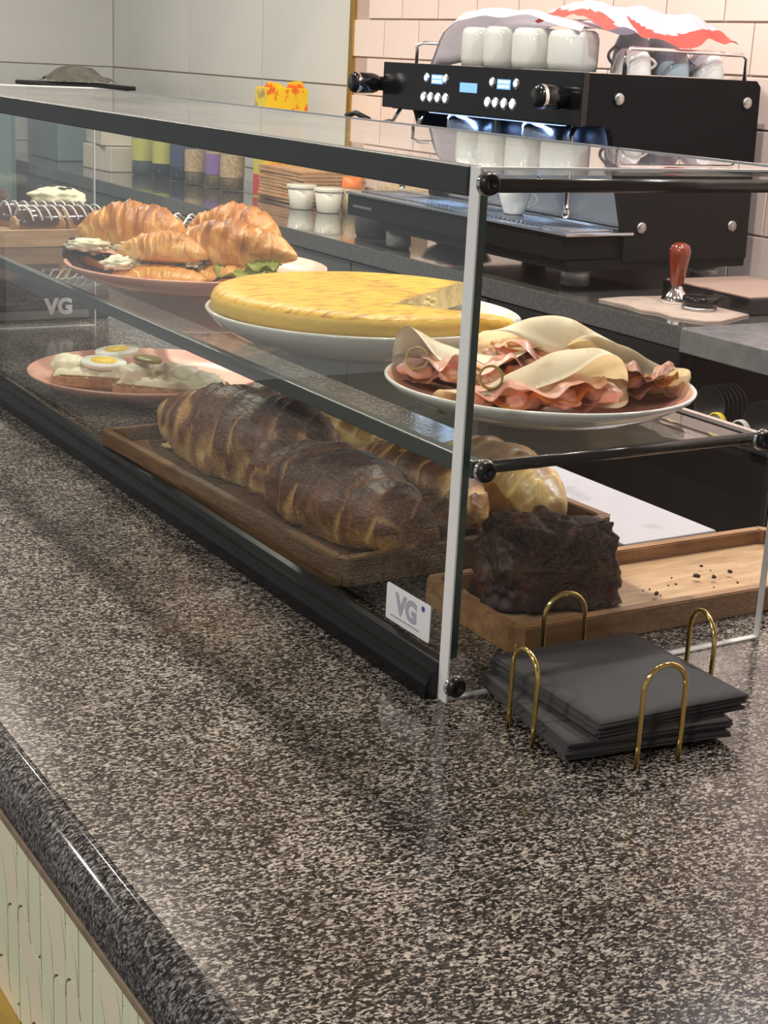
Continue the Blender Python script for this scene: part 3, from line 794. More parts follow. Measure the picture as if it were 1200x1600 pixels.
# ================================================================== TRAYS
def tray(label, loc, rz, w, d, h, wall, floor_, m, m2=None):
    t = thing('wooden_tray', label, 'tray', loc, rz)
    bm = bm_new(); box(bm, 0.004, w - .004, .004, d - .004, 0, floor_, .001); obj('tray_base', bm, m2 or m, t)
    def mitre(pts, nm):
        bm = bm_new(); prism(bm, pts, 0, h); bmesh.ops.bevel(bm, geom=[e for e in bm.edges if e.verts[0].co.z > h - 1e-5 and e.verts[1].co.z > h - 1e-5], offset=.0012, segments=2, affect='EDGES'); obj('tray_side', bm, m, t)
    c = .010
    mitre([(c, 0), (w - c, 0), (w - c - wall * .4, wall), (c + wall * .4, wall)], 0)
    mitre([(w - c, d), (c, d), (c + wall * .4, d - wall), (w - c - wall * .4, d - wall)], 0)
    mitre([(0, d - c), (0, c), (wall, c + wall * .4), (wall, d - c - wall * .4)], 0)
    mitre([(w, c), (w, d - c), (w - wall, d - c - wall * .4), (w - wall, c + wall * .4)], 0)
    for x0, y0, x1, y1 in ((c, 0, 0, c), (w, c, w - c, 0), (w - c, d, w, d - c), (0, d - c, c, d)):
        ix0 = min(max(x0, wall), w - wall); iy0 = min(max(y0, wall), d - wall)
        pts = [(x0, y0), (x1, y1)]
        q = []
        for (x, y) in reversed(pts):
            if abs(x) < 1e-6: q.append((wall, y + (wall * .4 if y < d / 2 else -wall * .4)))
            elif abs(x - w) < 1e-6: q.append((w - wall, y + (wall * .4 if y < d / 2 else -wall * .4)))
            elif abs(y) < 1e-6: q.append((x + (wall * .4 if x < w / 2 else -wall * .4), wall))
            else: q.append((x + (wall * .4 if x < w / 2 else -wall * .4), d - wall))
        bm = bm_new(); prism(bm, pts + q, 0, h); obj('tray_corner', bm, m, t)
    return t
tray('wooden tray of croissants on black feet, shelf shade in its colour', (.024, .200, .020), .045, .325, .530, .026, .012, .010, 'wood_shaded')
for x, y, lab in ((.05, .23, 'near the front glass and chocolate cake'), (.30, .235, 'at the open side by the chocolate cake'), (.05, .70, 'near the front glass and egg toasts'), (.29, .70, 'at the open side by the egg toasts')):
    bm = bm_new(); box(bm, x - .02, x + .02, y - .012, y + .03, 0.0003, .0196, .002); f = tag(obj('tray_riser', bm, 'blackmatte'), 'low black block under the croissant tray ' + lab, 'riser', 'black blocks under the croissant tray')
tray('pale wooden tray with chocolate cake and crumbs at the case end', (.104, .043, .0005), -.01, .420, .150, .0235, .012, .009, 'wood', 'wood2')
bm = bm_new(); box(bm, .38, .507, .236, .62, .0004, .007, .002); tag(obj('marble_board', bm, 'marble'), 'pale marbled board behind the trays', 'board')
tray('wooden tray of chocolate eclairs at the far end of the shelf', (.040, 1.275, SZ + .0006), .0, .255, .315, .024, .012, .009, 'wood2')

# croissants on the tray
TZ = .032
croissant('croissant', 'dark browned croissant at the left of the wooden tray, pale tip', 'croissant', (.098, .572, TZ), 1.80, .315, .054, .016, 4.4, 3.3, 'pastry_dark', lo=-.55, hmul=1.10, ridge=.085, dark=.20, wob=.14, slant=1.2, asym=-.42, irr=.9, tipfrac=.22)
croissant('croissant', 'large very dark croissant at the front of the wooden tray', 'croissant', (.096, .325, TZ + .001), 1.66, .240, .053, -.010, 2.2, 9.1, 'pastry_dark', lo=-.55, hmul=.92, tipfrac=.62, ridge=.06, dark=.34, wob=.16, slant=1.0, irr=.9)
croissant('croissant', 'pale flaky croissant at the back of the wooden tray', 'croissant', (.215, .600, TZ), 1.80, .260, .042, .010, 5.0, 5.2, 'pastry_pale', lo=-.55, ridge=.09, irr=.9, wob=.12, slant=1.)
croissant('croissant', 'brown and pale croissant beside the large dark one', 'croissant', (.202, .345, TZ), 1.62, .220, .044, -.020, 4.0, 15.2, 'pastry_dark', lo=-.55, tipfrac=.3, ridge=.09, irr=.9, wob=.14, slant=1., dark=.02)
croissant('puff_pastry', 'golden layered puff pastry at the right of the wooden tray', 'pastry', (.298, .345, TZ), 1.62, .215, .040, -.012, 4.0, 21.2, 'pastry_pale', lo=-.55, tipfrac=.30, ridge=.10, irr=.9, wob=.12)
for i in range(5):
    o = obj('pastry_flake', lump(.006 + .004 * rnd.random(), .004, .003, i, .5, 1), 'crumb'); put(o, (.055 + .02 * rnd.random(), .66 + .03 * rnd.random(), TZ + .002), (0, 0, rnd.random() * 3))
    tag(o, 'tiny pale pastry flake beside the left croissant tip', 'crumb', 'pastry flakes by the croissant tip')

# chocolate cake and crumbs
def cake():
    bm = bm_new()
    def fn(a, b):
        return (0, 0, 0)
    bmesh.ops.create_cube(bm, size=1.0)
    bmesh.ops.subdivide_edges(bm, edges=bm.edges[:], cuts=34, use_grid_fill=True)
    for v in bm.verts:
        x, y, z = v.co
        q = 1 - .16 * (abs(x * 2) ** 4 * abs(y * 2) ** 4) - .10 * max(0, z * 2) ** 4 * max(abs(x * 2), abs(y * 2)) ** 4
        X = x * .126 * (1 - .12 * (z + .5)) * q; Y = y * .076 * (1 - .18 * (z + .5)) * q; Z = (z + .5) * .067
        n = nz(X, Y, Z, 40) * .007 + nz(X, Y, Z, 150) * .004 - abs(nz(X, Y, Z, 60)) * .006 + abs(nz(X, Y, Z + 7, 22)) * .010
        d = Vector((x * 1.2, y, z * .9)).normalized()
        if z < -.49: d.z = 0
        Z += .010 * (1 if z > 0 else 0) * nz(X, Y, 2, 20) - .012 * max(0, x) * (z + .5) + .004 * (z + .5)
        v.co = Vector((X, Y, Z)) + d * n
    for f in bm.faces: f.smooth = True
    o = obj('chocolate_cake', bm, 'choc'); put(o, (.197, .128, .0132), (0, 0, -.28))
    tag(o, 'crumbly dark chocolate cake piece on the pale wooden tray', 'cake')
cake()
for i in range(16):
    s = .0009 + .0019 * rnd.random() ** 2
    o = obj('cake_crumb', lump(s * 1.5, s, s, i * 1.7, .5, 1), 'choc'); put(o, (.275 + .13 * rnd.random(), .075 + .07 * rnd.random(), .0145), (0, 0, rnd.random() * 3))
    tag(o, 'small dark chocolate crumb on the pale wooden tray', 'crumb', 'chocolate crumbs on the tray')

# eclairs and cakes at the far end of the shelf
def eclair(label, loc, rz):
    t = thing('eclair', label, 'eclair', loc, rz)
    bm, bk = croissant_bm(.150, .024, 0, 2.0, 3., lo=-.6, tipfrac=.55, wob=.02); o = obj('choux_bun', bm, 'pastry_pale', t); setattr_f(o, 'bake', [.7] * len(bk))
    bm = bm_new()
    grid(bm, lambda a, b: ((-1 + 2 * a) * .070, .0245 * cos(pi * b) * (1 - .55 * abs(-1 + 2 * a) ** 6), .0155 + .0245 * sin(pi * b) * (1 - .5 * abs(-1 + 2 * a) ** 6)), 24, 14)
    obj('chocolate_glaze', bm, 'choc_gloss', t)
    for k in range(9):
        x0 = -.060 + k * .0145
        bm = bm_new(); tube(bm, [(x0 + .008 * q / 8, .0255 * cos(pi * (.08 + .84 * q / 8)), .0160 + .0255 * sin(pi * (.08 + .84 * q / 8))) for q in range(9)], .0014, 6)
        obj('icing_line', bm, 'icing', t)
    return t
e0 = eclair('chocolate eclair with white icing lines at the tray front', (.165, 1.330, SZ + .0130), .12)
dup(e0, (.160, 1.392, SZ + .013), -.08, 'chocolate eclair with white icing lines behind the front one')
def bun(label, loc, r, top, mtop, nuts=True, seed=1.):
    t = thing('glazed_cake', label, 'cake', loc)
    o = obj('cake_body', lump(r, r, r * .62, seed, .10, 4, 1.6), 'choc_gloss', t); put(o, (0, 0, r * .34))
    o = obj('topping', lump(r * .94, r * .94, r * .34, seed + 2, .22, 4, 2.5), mtop, t); put(o, (0, 0, r * .34 + r * .48))
    if nuts:
        for k in range(6):
            q = obj('nut_piece', lump(.007, .005, .004, k, .4, 1), top, t); put(q, ((rnd.random() - .5) * r * .9, (rnd.random() - .5) * r * .9, r * 1.12), (0, 0, k))
    return t
bun('round cake with pale cream topping on the eclair tray', (.215, 1.480, SZ + .0130), .047, 'choc', 'frost', True, 2.)
bun('chocolate cake with nut crumbs left of the cream topped cake', (.105, 1.520, SZ + .0130), .046, 'crumb', 'choc_gloss', True, 6.)
for k, (x, y) in enumerate(((.262, 1.160), (.285, 1.075))):
    t = thing('chocolate_roll', ['dark chocolate roll behind the croissant sandwiches', 'glossy chocolate pastry with icing behind the right croissant sandwich'][k], 'pastry', (x, y, SZ + .0006), -.8)
    bm, bk = croissant_bm(.13, .037, 0, 2.5, k + 2., lo=-.6, tipfrac=.6); o = obj('roll_body', bm, 'choc_gloss', t)
    for q in range(5):
        x0 = -.045 + q * .021
        bm = bm_new(); tube(bm, [(x0 + .006 * j / 7, .0385 * cos(pi * (.1 + .8 * j / 7)), .0222 + .0390 * sin(pi * (.1 + .8 * j / 7))) for j in range(8)], .0013, 6); obj('icing_line', bm, 'icing', t)

# ================================================================== NAPKINS AND HOLDER
nh = thing('napkin_holder', 'gold wire napkin holder with four arches', 'napkin holder', (.108, -.078, 0))
def arch(p, q, h):
    p, q = Vector(p), Vector(q); c = (p + q) / 2; d = (q - p); r = d.length / 2; dn = d.normalized()
    pts = [p + Vector((0, 0, z)) for z in (0, h * .25, h * .5, h - r)]
    pts += [c + dn * (-r * cos(a)) + Vector((0, 0, h - r + r * sin(a))) for a in [pi * k / 14 for k in range(1, 14)]]
    pts += [q + Vector((0, 0, z)) for z in (h - r, h * .5, h * .25, 0)]
    bm = bm_new(); tube(bm, pts, .00195, 10); obj('wire_arch', bm, 'gold', nh)
hx, hy = .108, -.078
arch((.019 - hx, -.068 - hy, 0), (.0155 - hx, -.103 - hy, 0), .068)
arch((.103 - hx, .006 - hy, 0), (.141 - hx, .002 - hy, 0), .067)
arch((.206 - hx, -.052 - hy, 0), (.193 - hx, -.094 - hy, 0), .066)
arch((.062 - hx, -.163 - hy, 0), (.098 - hx, -.166 - hy, 0), .076)
bm = bm_new(); prism(bm, rrect(.128, .118, .006, 4), .0, .0016); bmesh.ops.rotate(bm, verts=bm.verts[:], cent=(0, 0, 0), matrix=Matrix.Rotation(-.09, 3, 'Z')); obj('base_plate', bm, 'black', nh)
def napkin_mesh(seed):
    S = .138
    bm = bm_new(); n = 12
    def h(x, y): return .0009 * nz(x, y, seed, 14) + .0005 * sin(x * 30 + seed)
    for q, zz in ((0, 0.), (1, .0013)):
        grid(bm, lambda a, b: ((a - .5) * S, (b - .5) * S, zz + h((a - .5) * S, (b - .5) * S)), n, n)
    bm.verts.ensure_lookup_table(); N2 = n * n
    rim = [i * n for i in range(n)] + [(n - 1) * n + j for j in range(1, n)] + [i * n + n - 1 for i in range(n - 2, -1, -1)] + [j for j in range(n - 2, 0, -1)]
    for a, b in zip(rim, rim[1:] + rim[:1]): bm.faces.new([bm.verts[k] for k in (a, b, b + N2, a + N2)])
    return mesh_of(bm, 'napkin', 'napkin')
ORD = ['uppermost'] + [q + '-from-top' for q in ('second', 'third', 'fourth', 'fifth', 'sixth', 'seventh', 'eighth', 'ninth', 'tenth', 'eleventh', 'twelfth')] + ['lowest']
nms = [napkin_mesh(s) for s in (1., 4., 9.)]
z = .0045
for k in range(13):
    o = bpy.data.objects.new('napkin', nms[k % 3]); C.objects.link(o)
    grp = k >= 7
    o.location = (.098 + (.010 if grp else -.002) + .004 * (rnd.random() - .5), -.082 + (.002 if grp else 0) + .004 * (rnd.random() - .5), z)
    o.rotation_euler = (0, .012 if grp else 0, (-.02 if grp else -.14) + .05 * (rnd.random() - .5))
    tag(o, '%s black paper napkin of the stack held by gold wires' % ORD[12 - k], 'napkin', 'black napkins in the holder')
    z += .0021
z_top = z

# ================================================================== BACK COUNTER
bc = thing('back_counter', 'dark worktop along the tiled wall carrying the coffee machine', 'counter')
WT = .03
bm = bm_new(); box(bm, 1.285, 1.85, 1.165, 5.45, -.012, WT, .002); obj('worktop', bm, 'worktop', bc)
bm = bm_new(); box(bm, 1.275, 1.85, -1.0, 1.163, -.014, WT, .002); obj('grey_worktop', bm, 'greyslab', bc)
bm = bm_new(); box(bm, 1.32, 1.85, 1.80, 5.45, -1.0, -.0125); obj('cabinet_body', bm, 'blackmatte', bc)
for k in range(6):
    y0 = 1.80 + k * .60
    bm = bm_new(); box(bm, 1.292, 1.319, y0 + .003, y0 + .597, -.70, -.016, .003); d = obj('cabinet_door', bm, 'fridge', bc)
    bm = bm_new(); tube(bm, [(1.279, y0 + .2, -.06), (1.279, y0 + .4, -.06)], .005, 8); obj('door_handle', bm, 'steel', d)
bm = bm_new(); box(bm, 1.30, 1.85, -1.0, 1.79, -.175, -.155); obj('shelf_board', bm, 'blackmatte', bc)
bm = bm_new(); box(bm, 1.62, 1.84, -1.0, 1.79, -1.0, -.18); obj('cabinet_body', bm, 'blackmatte', bc)
bm = bm_new(); box(bm, 1.83, 1.85, -1.0, 1.79, -.155, -.016); obj('shelf_back', bm, 'blackmatte', bc)
bm = bm_new(); box(bm, 1.284, 1.318, 1.17, 1.78, -.075, -.014, .002); obj('drawer_front', bm, 'panel', bc)

# paper cups in lying stacks under the worktop
def cup_mesh():
    bm = bm_new()
    lathe(bm, [(.028, .09), (.039, .002), (.0405, .0015), (.0412, .003), (.0405, .0045), (.0385, .004), (.0275, .088), (.0001, .088)], 24, axis='X', cap=False)
    return mesh_of(bm, 'paper_cup', 'cupblack')
cm = cup_mesh()
for si, (y, zc) in enumerate(((1.235, -.108), (1.115, -.110), (.985, -.112), (1.345, -.108))):
    for k in range(6):
        o = bpy.data.objects.new('paper_cup', cm); C.objects.link(o); o.location = (1.318 + k * .011, y, zc); o.rotation_euler = (0, 0, .05 * si - .05)
        nm = ['second', 'third', 'nearest', 'farthest'][si]
        tag(o, '%s black paper cup of the %s lying stack under the worktop' % (['frontmost', 'second', 'third', 'fourth', 'fifth', 'innermost'][k], {'second': 'second-from-left', 'third': 'second-from-right', 'nearest': 'rightmost', 'farthest': 'leftmost'}[nm]), 'cup', 'black cups in the %s stack' % {'second': 'second', 'third': 'third', 'nearest': 'rightmost', 'farthest': 'leftmost'}[nm])
bm = bm_new(); box(bm, 1.285, 1.30, .7, 1.79, -.155, -.150); obj('shelf_lip', bm, 'blackmatte', bc)
for k, (y, mm) in enumerate(((1.175, 'lidyellow'), (1.06, 'lidyellow'), (1.03, 'lidwhite'))):
    t = thing('tub', ['pale round tub with yellow rim, left of two on the cup shelf', 'pale round tub with yellow rim, right of two on the cup shelf', 'white rimmed black tub beside the yellow rimmed tubs'][k], 'tub', (1.288, y - .03 * (k == 2), -.128), 0)
    bm = bm_new(); lathe(bm, [(.0225, .006), (.0225, -.002), (.0195, -.004), (.0185, 0)], 28, axis='X', cap=False); obj('rim', bm, mm, t)
    bm = bm_new(); lathe(bm, [(.019, .004), (.019, -.001), (.0001, -.001)], 28, axis='X', cap=False); obj('face', bm, 'lidwhite' if k < 2 else 'cupblack', t)
bm = bm_new(); box(bm, 1.31, 1.5, .70, .925, -.154, -.05, .004); tag(obj('carton', bm, 'winepaper'), 'dark red box at the right end of the cup shelf', 'box')

# ================================================================== ESPRESSO MACHINE
MX, MY0, MY1, MZT = 1.30, 1.54, 2.285, .465
em = thing('espresso_machine', 'black two group espresso machine with lit front panel', 'coffee machine', (0, 0, 0))
for y in (MY0,):
    bm = bm_new()
    prism(bm, [(1.303, MZT), (1.76, MZT), (1.772, MZT - .012), (1.785, .095), (1.44, .095), (1.44, .155), (1.385, .345), (1.378, .360), (1.365, .365), (1.303, .365)], MY0, MY0 + .018, 'XZ')
    obj('side_panel', bm, 'machine', em)
    bm = bm_new()
    prism(bm, [(1.303, MZT), (1.76, MZT), (1.772, MZT - .012), (1.785, .095), (1.44, .095), (1.44, .155), (1.385, .345), (1.378, .360), (1.365, .365), (1.303, .365)], MY1 - .018, MY1, 'XZ')
    obj('side_panel', bm, 'machine', em)
bm = bm_new(); box(bm, 1.47, 1.765, MY0 + .018, MY1 - .018, .085, MZT - .004); obj('boiler_housing', bm, 'machine', em)
bm = bm_new(); box(bm, 1.462, 1.4695, MY0 + .020, MY1 - .020, .16, .362); obj('back_splash', bm, 'tray_steel', em)
bm = bm_new(); box(bm, 1.31, 1.47, MY0 + .018, MY1 - .018, .362, MZT - .003); obj('head_cover', bm, 'machine', em)
bm = bm_new(); box(bm, MX - .006, MX + .010, MY0 - .008, MY1 + .004, .364, MZT + .001, .002); cp = obj('control_panel', bm, 'panel', em)
XF = MX - .0065
def disp(y0, y1, z0, z1, digits=False):
    bm = bm_new(); box(bm, XF - .001, XF, y0, y1, z0, z1, .0004); d = obj('display', bm, 'screen', cp)
    if digits:                                                       # too small to read: lit bars
        bm = bm_new(); h = z1 - z0; wd = y1 - y0
        for f0, f1, g0, g1 in ((.12, .42, .62, .86), (.52, .90, .62, .86), (.12, .60, .16, .40), (.70, .88, .16, .40)):
            box(bm, XF - .0016, XF - .0011, y1 - f1 * wd, y1 - f0 * wd, z0 + g0 * h, z0 + g1 * h)
        obj('lit_readout', bm, 'digit', d)
disp(2.030, 2.076, .424, .444, True); disp(1.894, 1.960, .411, .431); disp(1.772, 1.820, .423, .443, True)
def button(y, z, r=.0085):
    bm = bm_new(); lathe(bm, [(r + .004, 0), (r + .004, -.002), (r, -.003)], 18, z=XF, cx=y, cy=z, axis='X', cap=False); b = obj('button_ring', bm, 'chrome', cp)
    bm = bm_new(); lathe(bm, [(r, -.0022), (r * .9, -.004), (.0001, -.0045)], 18, z=XF, cx=y, cy=z, axis='X', cap=False); obj('button', bm, 'led', b)
for y in (2.096, 2.018, 1.838, 1.752): button(y, .436, .007)
for y in (2.105, 2.076, 2.046, 2.015, 1.851, 1.822, 1.791, 1.760): button(y, .394)
for y in (2.318, 1.590):
    bm = bm_new(); lathe(bm, [(.0001, -.050), (.021, -.050), (.0235, -.046), (.0235, -.030), (.020, -.024), (.020, .0)], 24, z=XF, cx=y - .0, cy=.416, axis='X', cap=False) if False else lathe(bm, [(.020, .0), (.0235, -.012), (.0235, -.060), (.020, -.066), (.0001, -.066)], 24, z=XF, cx=y, cy=.416, axis='X', cap=False)
    k = obj('steam_knob', bm, 'panel', em)
    bm = bm_new(); lathe(bm, [(.0242, -.052), (.0246, -.056), (.0242, -.060)], 24, z=XF, cx=y, cy=.416, axis='X', cap=False); obj('chrome_ring', bm, 'chrome', k)
bm = bm_new(); box(bm, MX, MX + .02, 2.285, 2.335, .400, .432, .003); obj('knob_bracket', bm, 'machine', em)
for x, z in ((1.392, .418), (1.736, .420), (1.481, .164), (1.732, .165)):
    bm = bm_new(); lathe(bm, [(.0125, 0), (.0125, -.004), (.010, -.0065), (.0001, -.007)], 20, z=MY0, cx=x, cy=z, axis='Y', cap=False); obj('side_bolt', bm, 'steel', em)
# drip tray
bm = bm_new(); box(bm, 1.292, 1.46, MY0 + .012, 2.43, .098, .148, .003); obj('drip_tray_front', bm, 'machine', em)
bm = bm_new(); box(bm, 1.30, 1.785, MY0 + .004, MY1, .078, .098); obj('machine_base', bm, 'machine', em)
bm = bm_new(); box(bm, 1.286, 1.462, MY0 - .004, 2.43, .1485, .155, .0015); dt = obj('drip_grid', bm, 'tray_steel', em)
slat = bm_new(); box(slat, 1.312, 1.42, -.003, .003, .1552, .1585, .001); sme = mesh_of(slat, 'slat', 'tray_steel')
for k in range(52): piece('slat', sme, dt, (0, 1.565 + k * .0163, 0))
for k in range(3):
    bm = bm_new(); box(bm, 1.425 + k * .011, 1.431 + k * .011, MY0 + .02, 2.41, .1552, .1595, .001); obj('bar', bm, 'chrome', dt)
bm = bm_new(); box(bm, 1.2905, 1.2918, 2.31, 2.40, .119, .125); obj('badge', bm, 'steel', em)
bm = bm_new(); box(bm, 1.345, 1.360, 1.66, 2.16, .3580, .3615); obj('work_light', bm, 'worklight', em)
ld = bpy.data.lights.new('work_glow', 'AREA'); ld.shape = 'RECTANGLE'; ld.size = .012; ld.size_y = .5; ld.energy = 1.3; ld.color = (.55, .74, 1.0)
lo = bpy.data.objects.new('work_glow', ld); C.objects.link(lo); lo.parent = em; lo.location = (1.3525, 1.91, .3575)
# feet
for x, y in ((1.40, 1.64), (1.745, 1.62), (1.36, 2.29), (1.74, 2.24)):
    bm = bm_new(); lathe(bm, [(.031, .006), (.031, .0478)], 24, z=WT + .0003, cx=x, cy=y); f = obj('foot', bm, 'footsteel', em)
    bm = bm_new(); lathe(bm, [(.027, .0), (.027, .006)], 24, z=WT + .0003, cx=x, cy=y, cap=True); f2 = obj('foot_pad', bm, 'blackmatte', f)
# groups with portafilters
for y in (1.77, 2.06):
    bm = bm_new(); lathe(bm, [(.050, .3575), (.054, .350), (.055, .305), (.048, .292), (.036, .285), (.034, .262)], 28, cx=1.395, cy=y); g = obj('group_head', bm, 'chrome_blue_refl', em)
    bm = bm_new(); tube(bm, [(1.36, y, .275), (1.31, y - .0, .270), (1.235, y, .262)], [.009, .010, .013], 12); obj('portafilter_handle', bm, 'panel', g)
    bm = bm_new(); tube(bm, [(1.385, y, .262), (1.385, y, .240), (1.370, y, .228)], .007, 10); obj('spout', bm, 'chrome', g)
for y, s in ((2.19, 1), (1.615, -1)):
    bm = bm_new(); tube(bm, [(1.35, y, .362), (1.34, y, .34), (1.325, y + .02 * s, .26), (1.32, y + .03 * s, .19)], .0055, 10); wnd = obj('steam_wand', bm, 'chrome', em)
    bm = bm_new(); lathe(bm, [(.0001, .178), (.007, .182), (.008, .192), (.0055, .198)], 14, cx=1.32, cy=y + .03 * s, cap=False); obj('wand_tip', bm, 'chrome', wnd)
bm = bm_new(); tube(bm, [(1.33, 2.262, .362), (1.32, 2.275, .335), (1.30, 2.31, .325), (1.285, 2.34, .333)], .0045, 10); wnd = obj('water_spout', bm, 'chrome', em)
bm = bm_new(); tube(bm, [(1.288, 2.334, .331), (1.27, 2.37, .345), (1.262, 2.40, .336)], .0065, 10); obj('rubber_sleeve', bm, 'blackmatte', wnd)
# cup rail
bm = bm_new(); tube(bm, [(1.335, 2.21, MZT), (1.335, 2.21, .505), (1.345, 2.20, .512), (1.62, 2.20, .512)], .004, 8); obj('cup_rail', bm, 'chrome', em)
bm = bm_new(); tube(bm, [(1.43, 1.575, MZT), (1.43, 1.575, .508), (1.440, 1.575, .516), (1.745, 1.575, .516), (1.757, 1.575, .508), (1.757, 1.575, MZT)], .0045, 8); obj('cup_rail', bm, 'chrome', em)

# mugs, cups and cloths on top
TOP = MZT + .0015
def mug(label, loc, h, r, m, group, handle=0., inv=True, cat='mug'):
    t = thing('mug', label, cat, loc, 0, group)
    bm = bm_new(); lathe(bm, [(r * .93, 0), (r * .96, .001), (r, h * .2), (r, h * .80), (r * .93, h * .94), (r * .78, h), (r * .72, h * .985), (.0001, h * .985)], 32, cap=False); obj('mug_body', bm, m, t)
    bm = bm_new(); a = handle
    pts = [(cos(a) * (r - .003 + .028 * sin(pi * k / 8)), sin(a) * (r - .003 + .028 * sin(pi * k / 8)), h * .22 + h * .55 * k / 8) for k in range(9)]
    tube(bm, pts, .005, 8); obj('mug_handle', bm, m, t)
    return t
mz = [(1.372, 2.008), (1.372, 1.922), (1.372, 1.800), (1.372, 1.695)]
mug('tall grey white mug upside down, leftmost on the machine', (1.372, 2.010, TOP), .082, .040, 'mug', 'upturned mugs on the machine', .5)
mug('tall grey white mug upside down, second from left on the machine', (1.372, 1.922, TOP), .084, .041, 'mug', 'upturned mugs on the machine', .5)
mug('wide grey white mug upside down, third from left on the machine', (1.375, 1.805, TOP), .082, .050, 'mug', 'upturned mugs on the machine', .5)
mug('wide grey white mug upside down at the machine front corner', (1.378, 1.680, TOP), .080, .052, 'mug', 'upturned mugs on the machine', .5)
def cup(label, loc, h, r, m, group, handle):
    t = thing('cup', label, 'cup', loc, 0, group)
    bm = bm_new(); lathe(bm, [(r, 0), (r * 1.0, .002), (r * .97, h * .35), (r * .86, h * .75), (r * .70, h * .93), (r * .55, h), (.0001, h)], 28, cap=False); obj('cup_body', bm, m, t)
    bm = bm_new(); a = handle; pts = [(cos(a) * (r * .9 + .018 * sin(pi * k / 8)), sin(a) * (r * .9 + .018 * sin(pi * k / 8)), h * .18 + h * .5 * k / 8) for k in range(9)]
    tube(bm, pts, .0035, 8); obj('cup_handle', bm, m, t)
    return t
cup('white cup upside down behind the left end of the cup rail', (1.490, 1.625, TOP), .050, .040, 'mugwhite', 'upturned cups behind the rail', -.2)
cup('pale blue cup upside down in the middle of the cup rail', (1.598, 1.625, TOP), .052, .036, 'mugblue', 'upturned cups behind the rail', -.3)
cup('white cup upside down at the right end of the cup rail', (1.690, 1.625, TOP), .050, .040, 'mugwhite', 'upturned cups behind the rail', 2.9)
for k, x in enumerate((1.56, 1.645)):
    cup(['brownish cup stacked behind the white left cup', 'brownish cup stacked behind the blue cup'][k], (x, 1.715, TOP), .083, .042, 'mug', 'tall cups in the second row', 3.)
def cloth(name, label, poly_fn, m, nu=40, nv=30, t=.003, m2=None):
    bm = bm_new(); grid(bm, poly_fn, nu, nv)
    bmesh.ops.solidify(bm, geom=bm.faces[:], thickness=t)
    for f in bm.faces: f.smooth = True
    if m2:
        for f in bm.faces:
            f.material_index = 1 if m2(f.calc_center_median(), f.normal) else 0
    o = obj(name, bm, m if not m2 else ['cloth_white', 'cloth_red']); tag(o, label, 'cloth'); return o
def wc(a, b):      # white cloth draped over the mugs towards the left rail
    y = 2.175 - a * .545; x = 1.345 + b * .26
    base = .556 - .034 * max(0, .20 - a) / .20 - .06 * max(0, .09 - a) / .09
    z = base + .020 * sin(pi * a) + .013 * nz(a * 5, b * 3, 2) + .010 * sin(b * 5 + a * 3) - .012 * (b < .04)
    return (x, y, z)
cloth('cloth', 'white cloth draped over the upturned mugs', wc, 'cloth_white')
def rc(a, b):      # red and white cloth lying bunched over the cups
    x = 1.375 + a * .395; y = 1.572 + b * .24
    dome = min(1, sin(pi * min(1, .10 + a * .88)) * 1.6)
    rise = sin(pi / 2 * min(1, b / .42))
    edge = .531 + .010 * sin(a * 9 + .5) + .010 * (1 - a) + .006 * sin(a * 21)
    top = .545 + .060 * dome * (1 - .35 * a)
    z = edge + (top - edge) * rise - .030 * max(0, b - .6) + .010 * nz(a * 6, b * 5, 5) * rise + .005 * nz(a * 14, b * 9, 8)
    x -= .055 * max(0, a - .75) * 4 * max(0, a - .75) * 4 * (1 - b) ** 2
    return (x - .006 * sin(b * 9), y - .014 * (1 - rise) * sin(a * 14), z)
def rred(c, n):
    a = (c.x - 1.375) / .395; b = (c.y - 1.572) / .24
    return (a > .20 and b < .10 + .06 * sin(9 * a) + .05 * a) or a < .055 or (a > .90 and b < .6)
cloth('cloth', 'red and white cloth lying over the small cups', rc, 'cloth_white', 72, 48, .003, rred)
# espresso cup on the drip grid
def ecup(label, loc, rz):
    t = thing('espresso_cup', label, 'cup', loc, rz)
    bm = bm_new(); lathe(bm, [(.0001, .002), (.019, .001), (.020, 0), (.023, .004), (.034, .035), (.038, .058), (.0372, .059), (.0355, .057), (.031, .034), (.020, .007), (.0001, .006)], 32, cap=False); obj('cup_body', bm, 'mugwhite', t)
    bm = bm_new(); tube(bm, [(.031 + .020 * sin(pi * k / 10), 0, .018 + .032 * k / 10) for k in range(11)], .0036, 8); obj('cup_handle', bm, 'mugwhite', t)
ecup('white espresso cup standing on the drip grid', (1.385, 1.855, .1598), -.75)

# ================================================================== WORKTOP ITEMS
tm = thing('tamper', 'coffee tamper with glossy red brown handle', 'tamper', (1.455, 1.385, WT + .0045))
bm = bm_new(); lathe(bm, [(.0001, 0), (.029, 0), (.029, .008), (.024, .016), (.014, .026), (.011, .034)], 28, cap=False); obj('tamper_base', bm, 'chrome', tm)
bm = bm_new(); lathe(bm, [(.0105, .033), (.0145, .045), (.017, .070), (.0205, .092), (.0215, .104), (.018, .114), (.009, .119), (.0001, .1195)], 28, cap=False); obj('handle', bm, 'redwood', tm)
lv = thing('levelling_tool', 'black round coffee leveller beside the tamper', 'leveller', (1.446, 1.305, WT + .0045))
bm = bm_new(); lathe(bm, [(.0001, 0), (.034, 0), (.034, .006), (.031, .0062)], 32, cap=False); obj('steel_base', bm, 'steel', lv)
bm = bm_new(); lathe(bm, [(.031, .0062), (.0335, .008), (.0335, .024), (.031, .026), (.0001, .026)], 32, cap=False); obj('grip', bm, 'panel', lv)
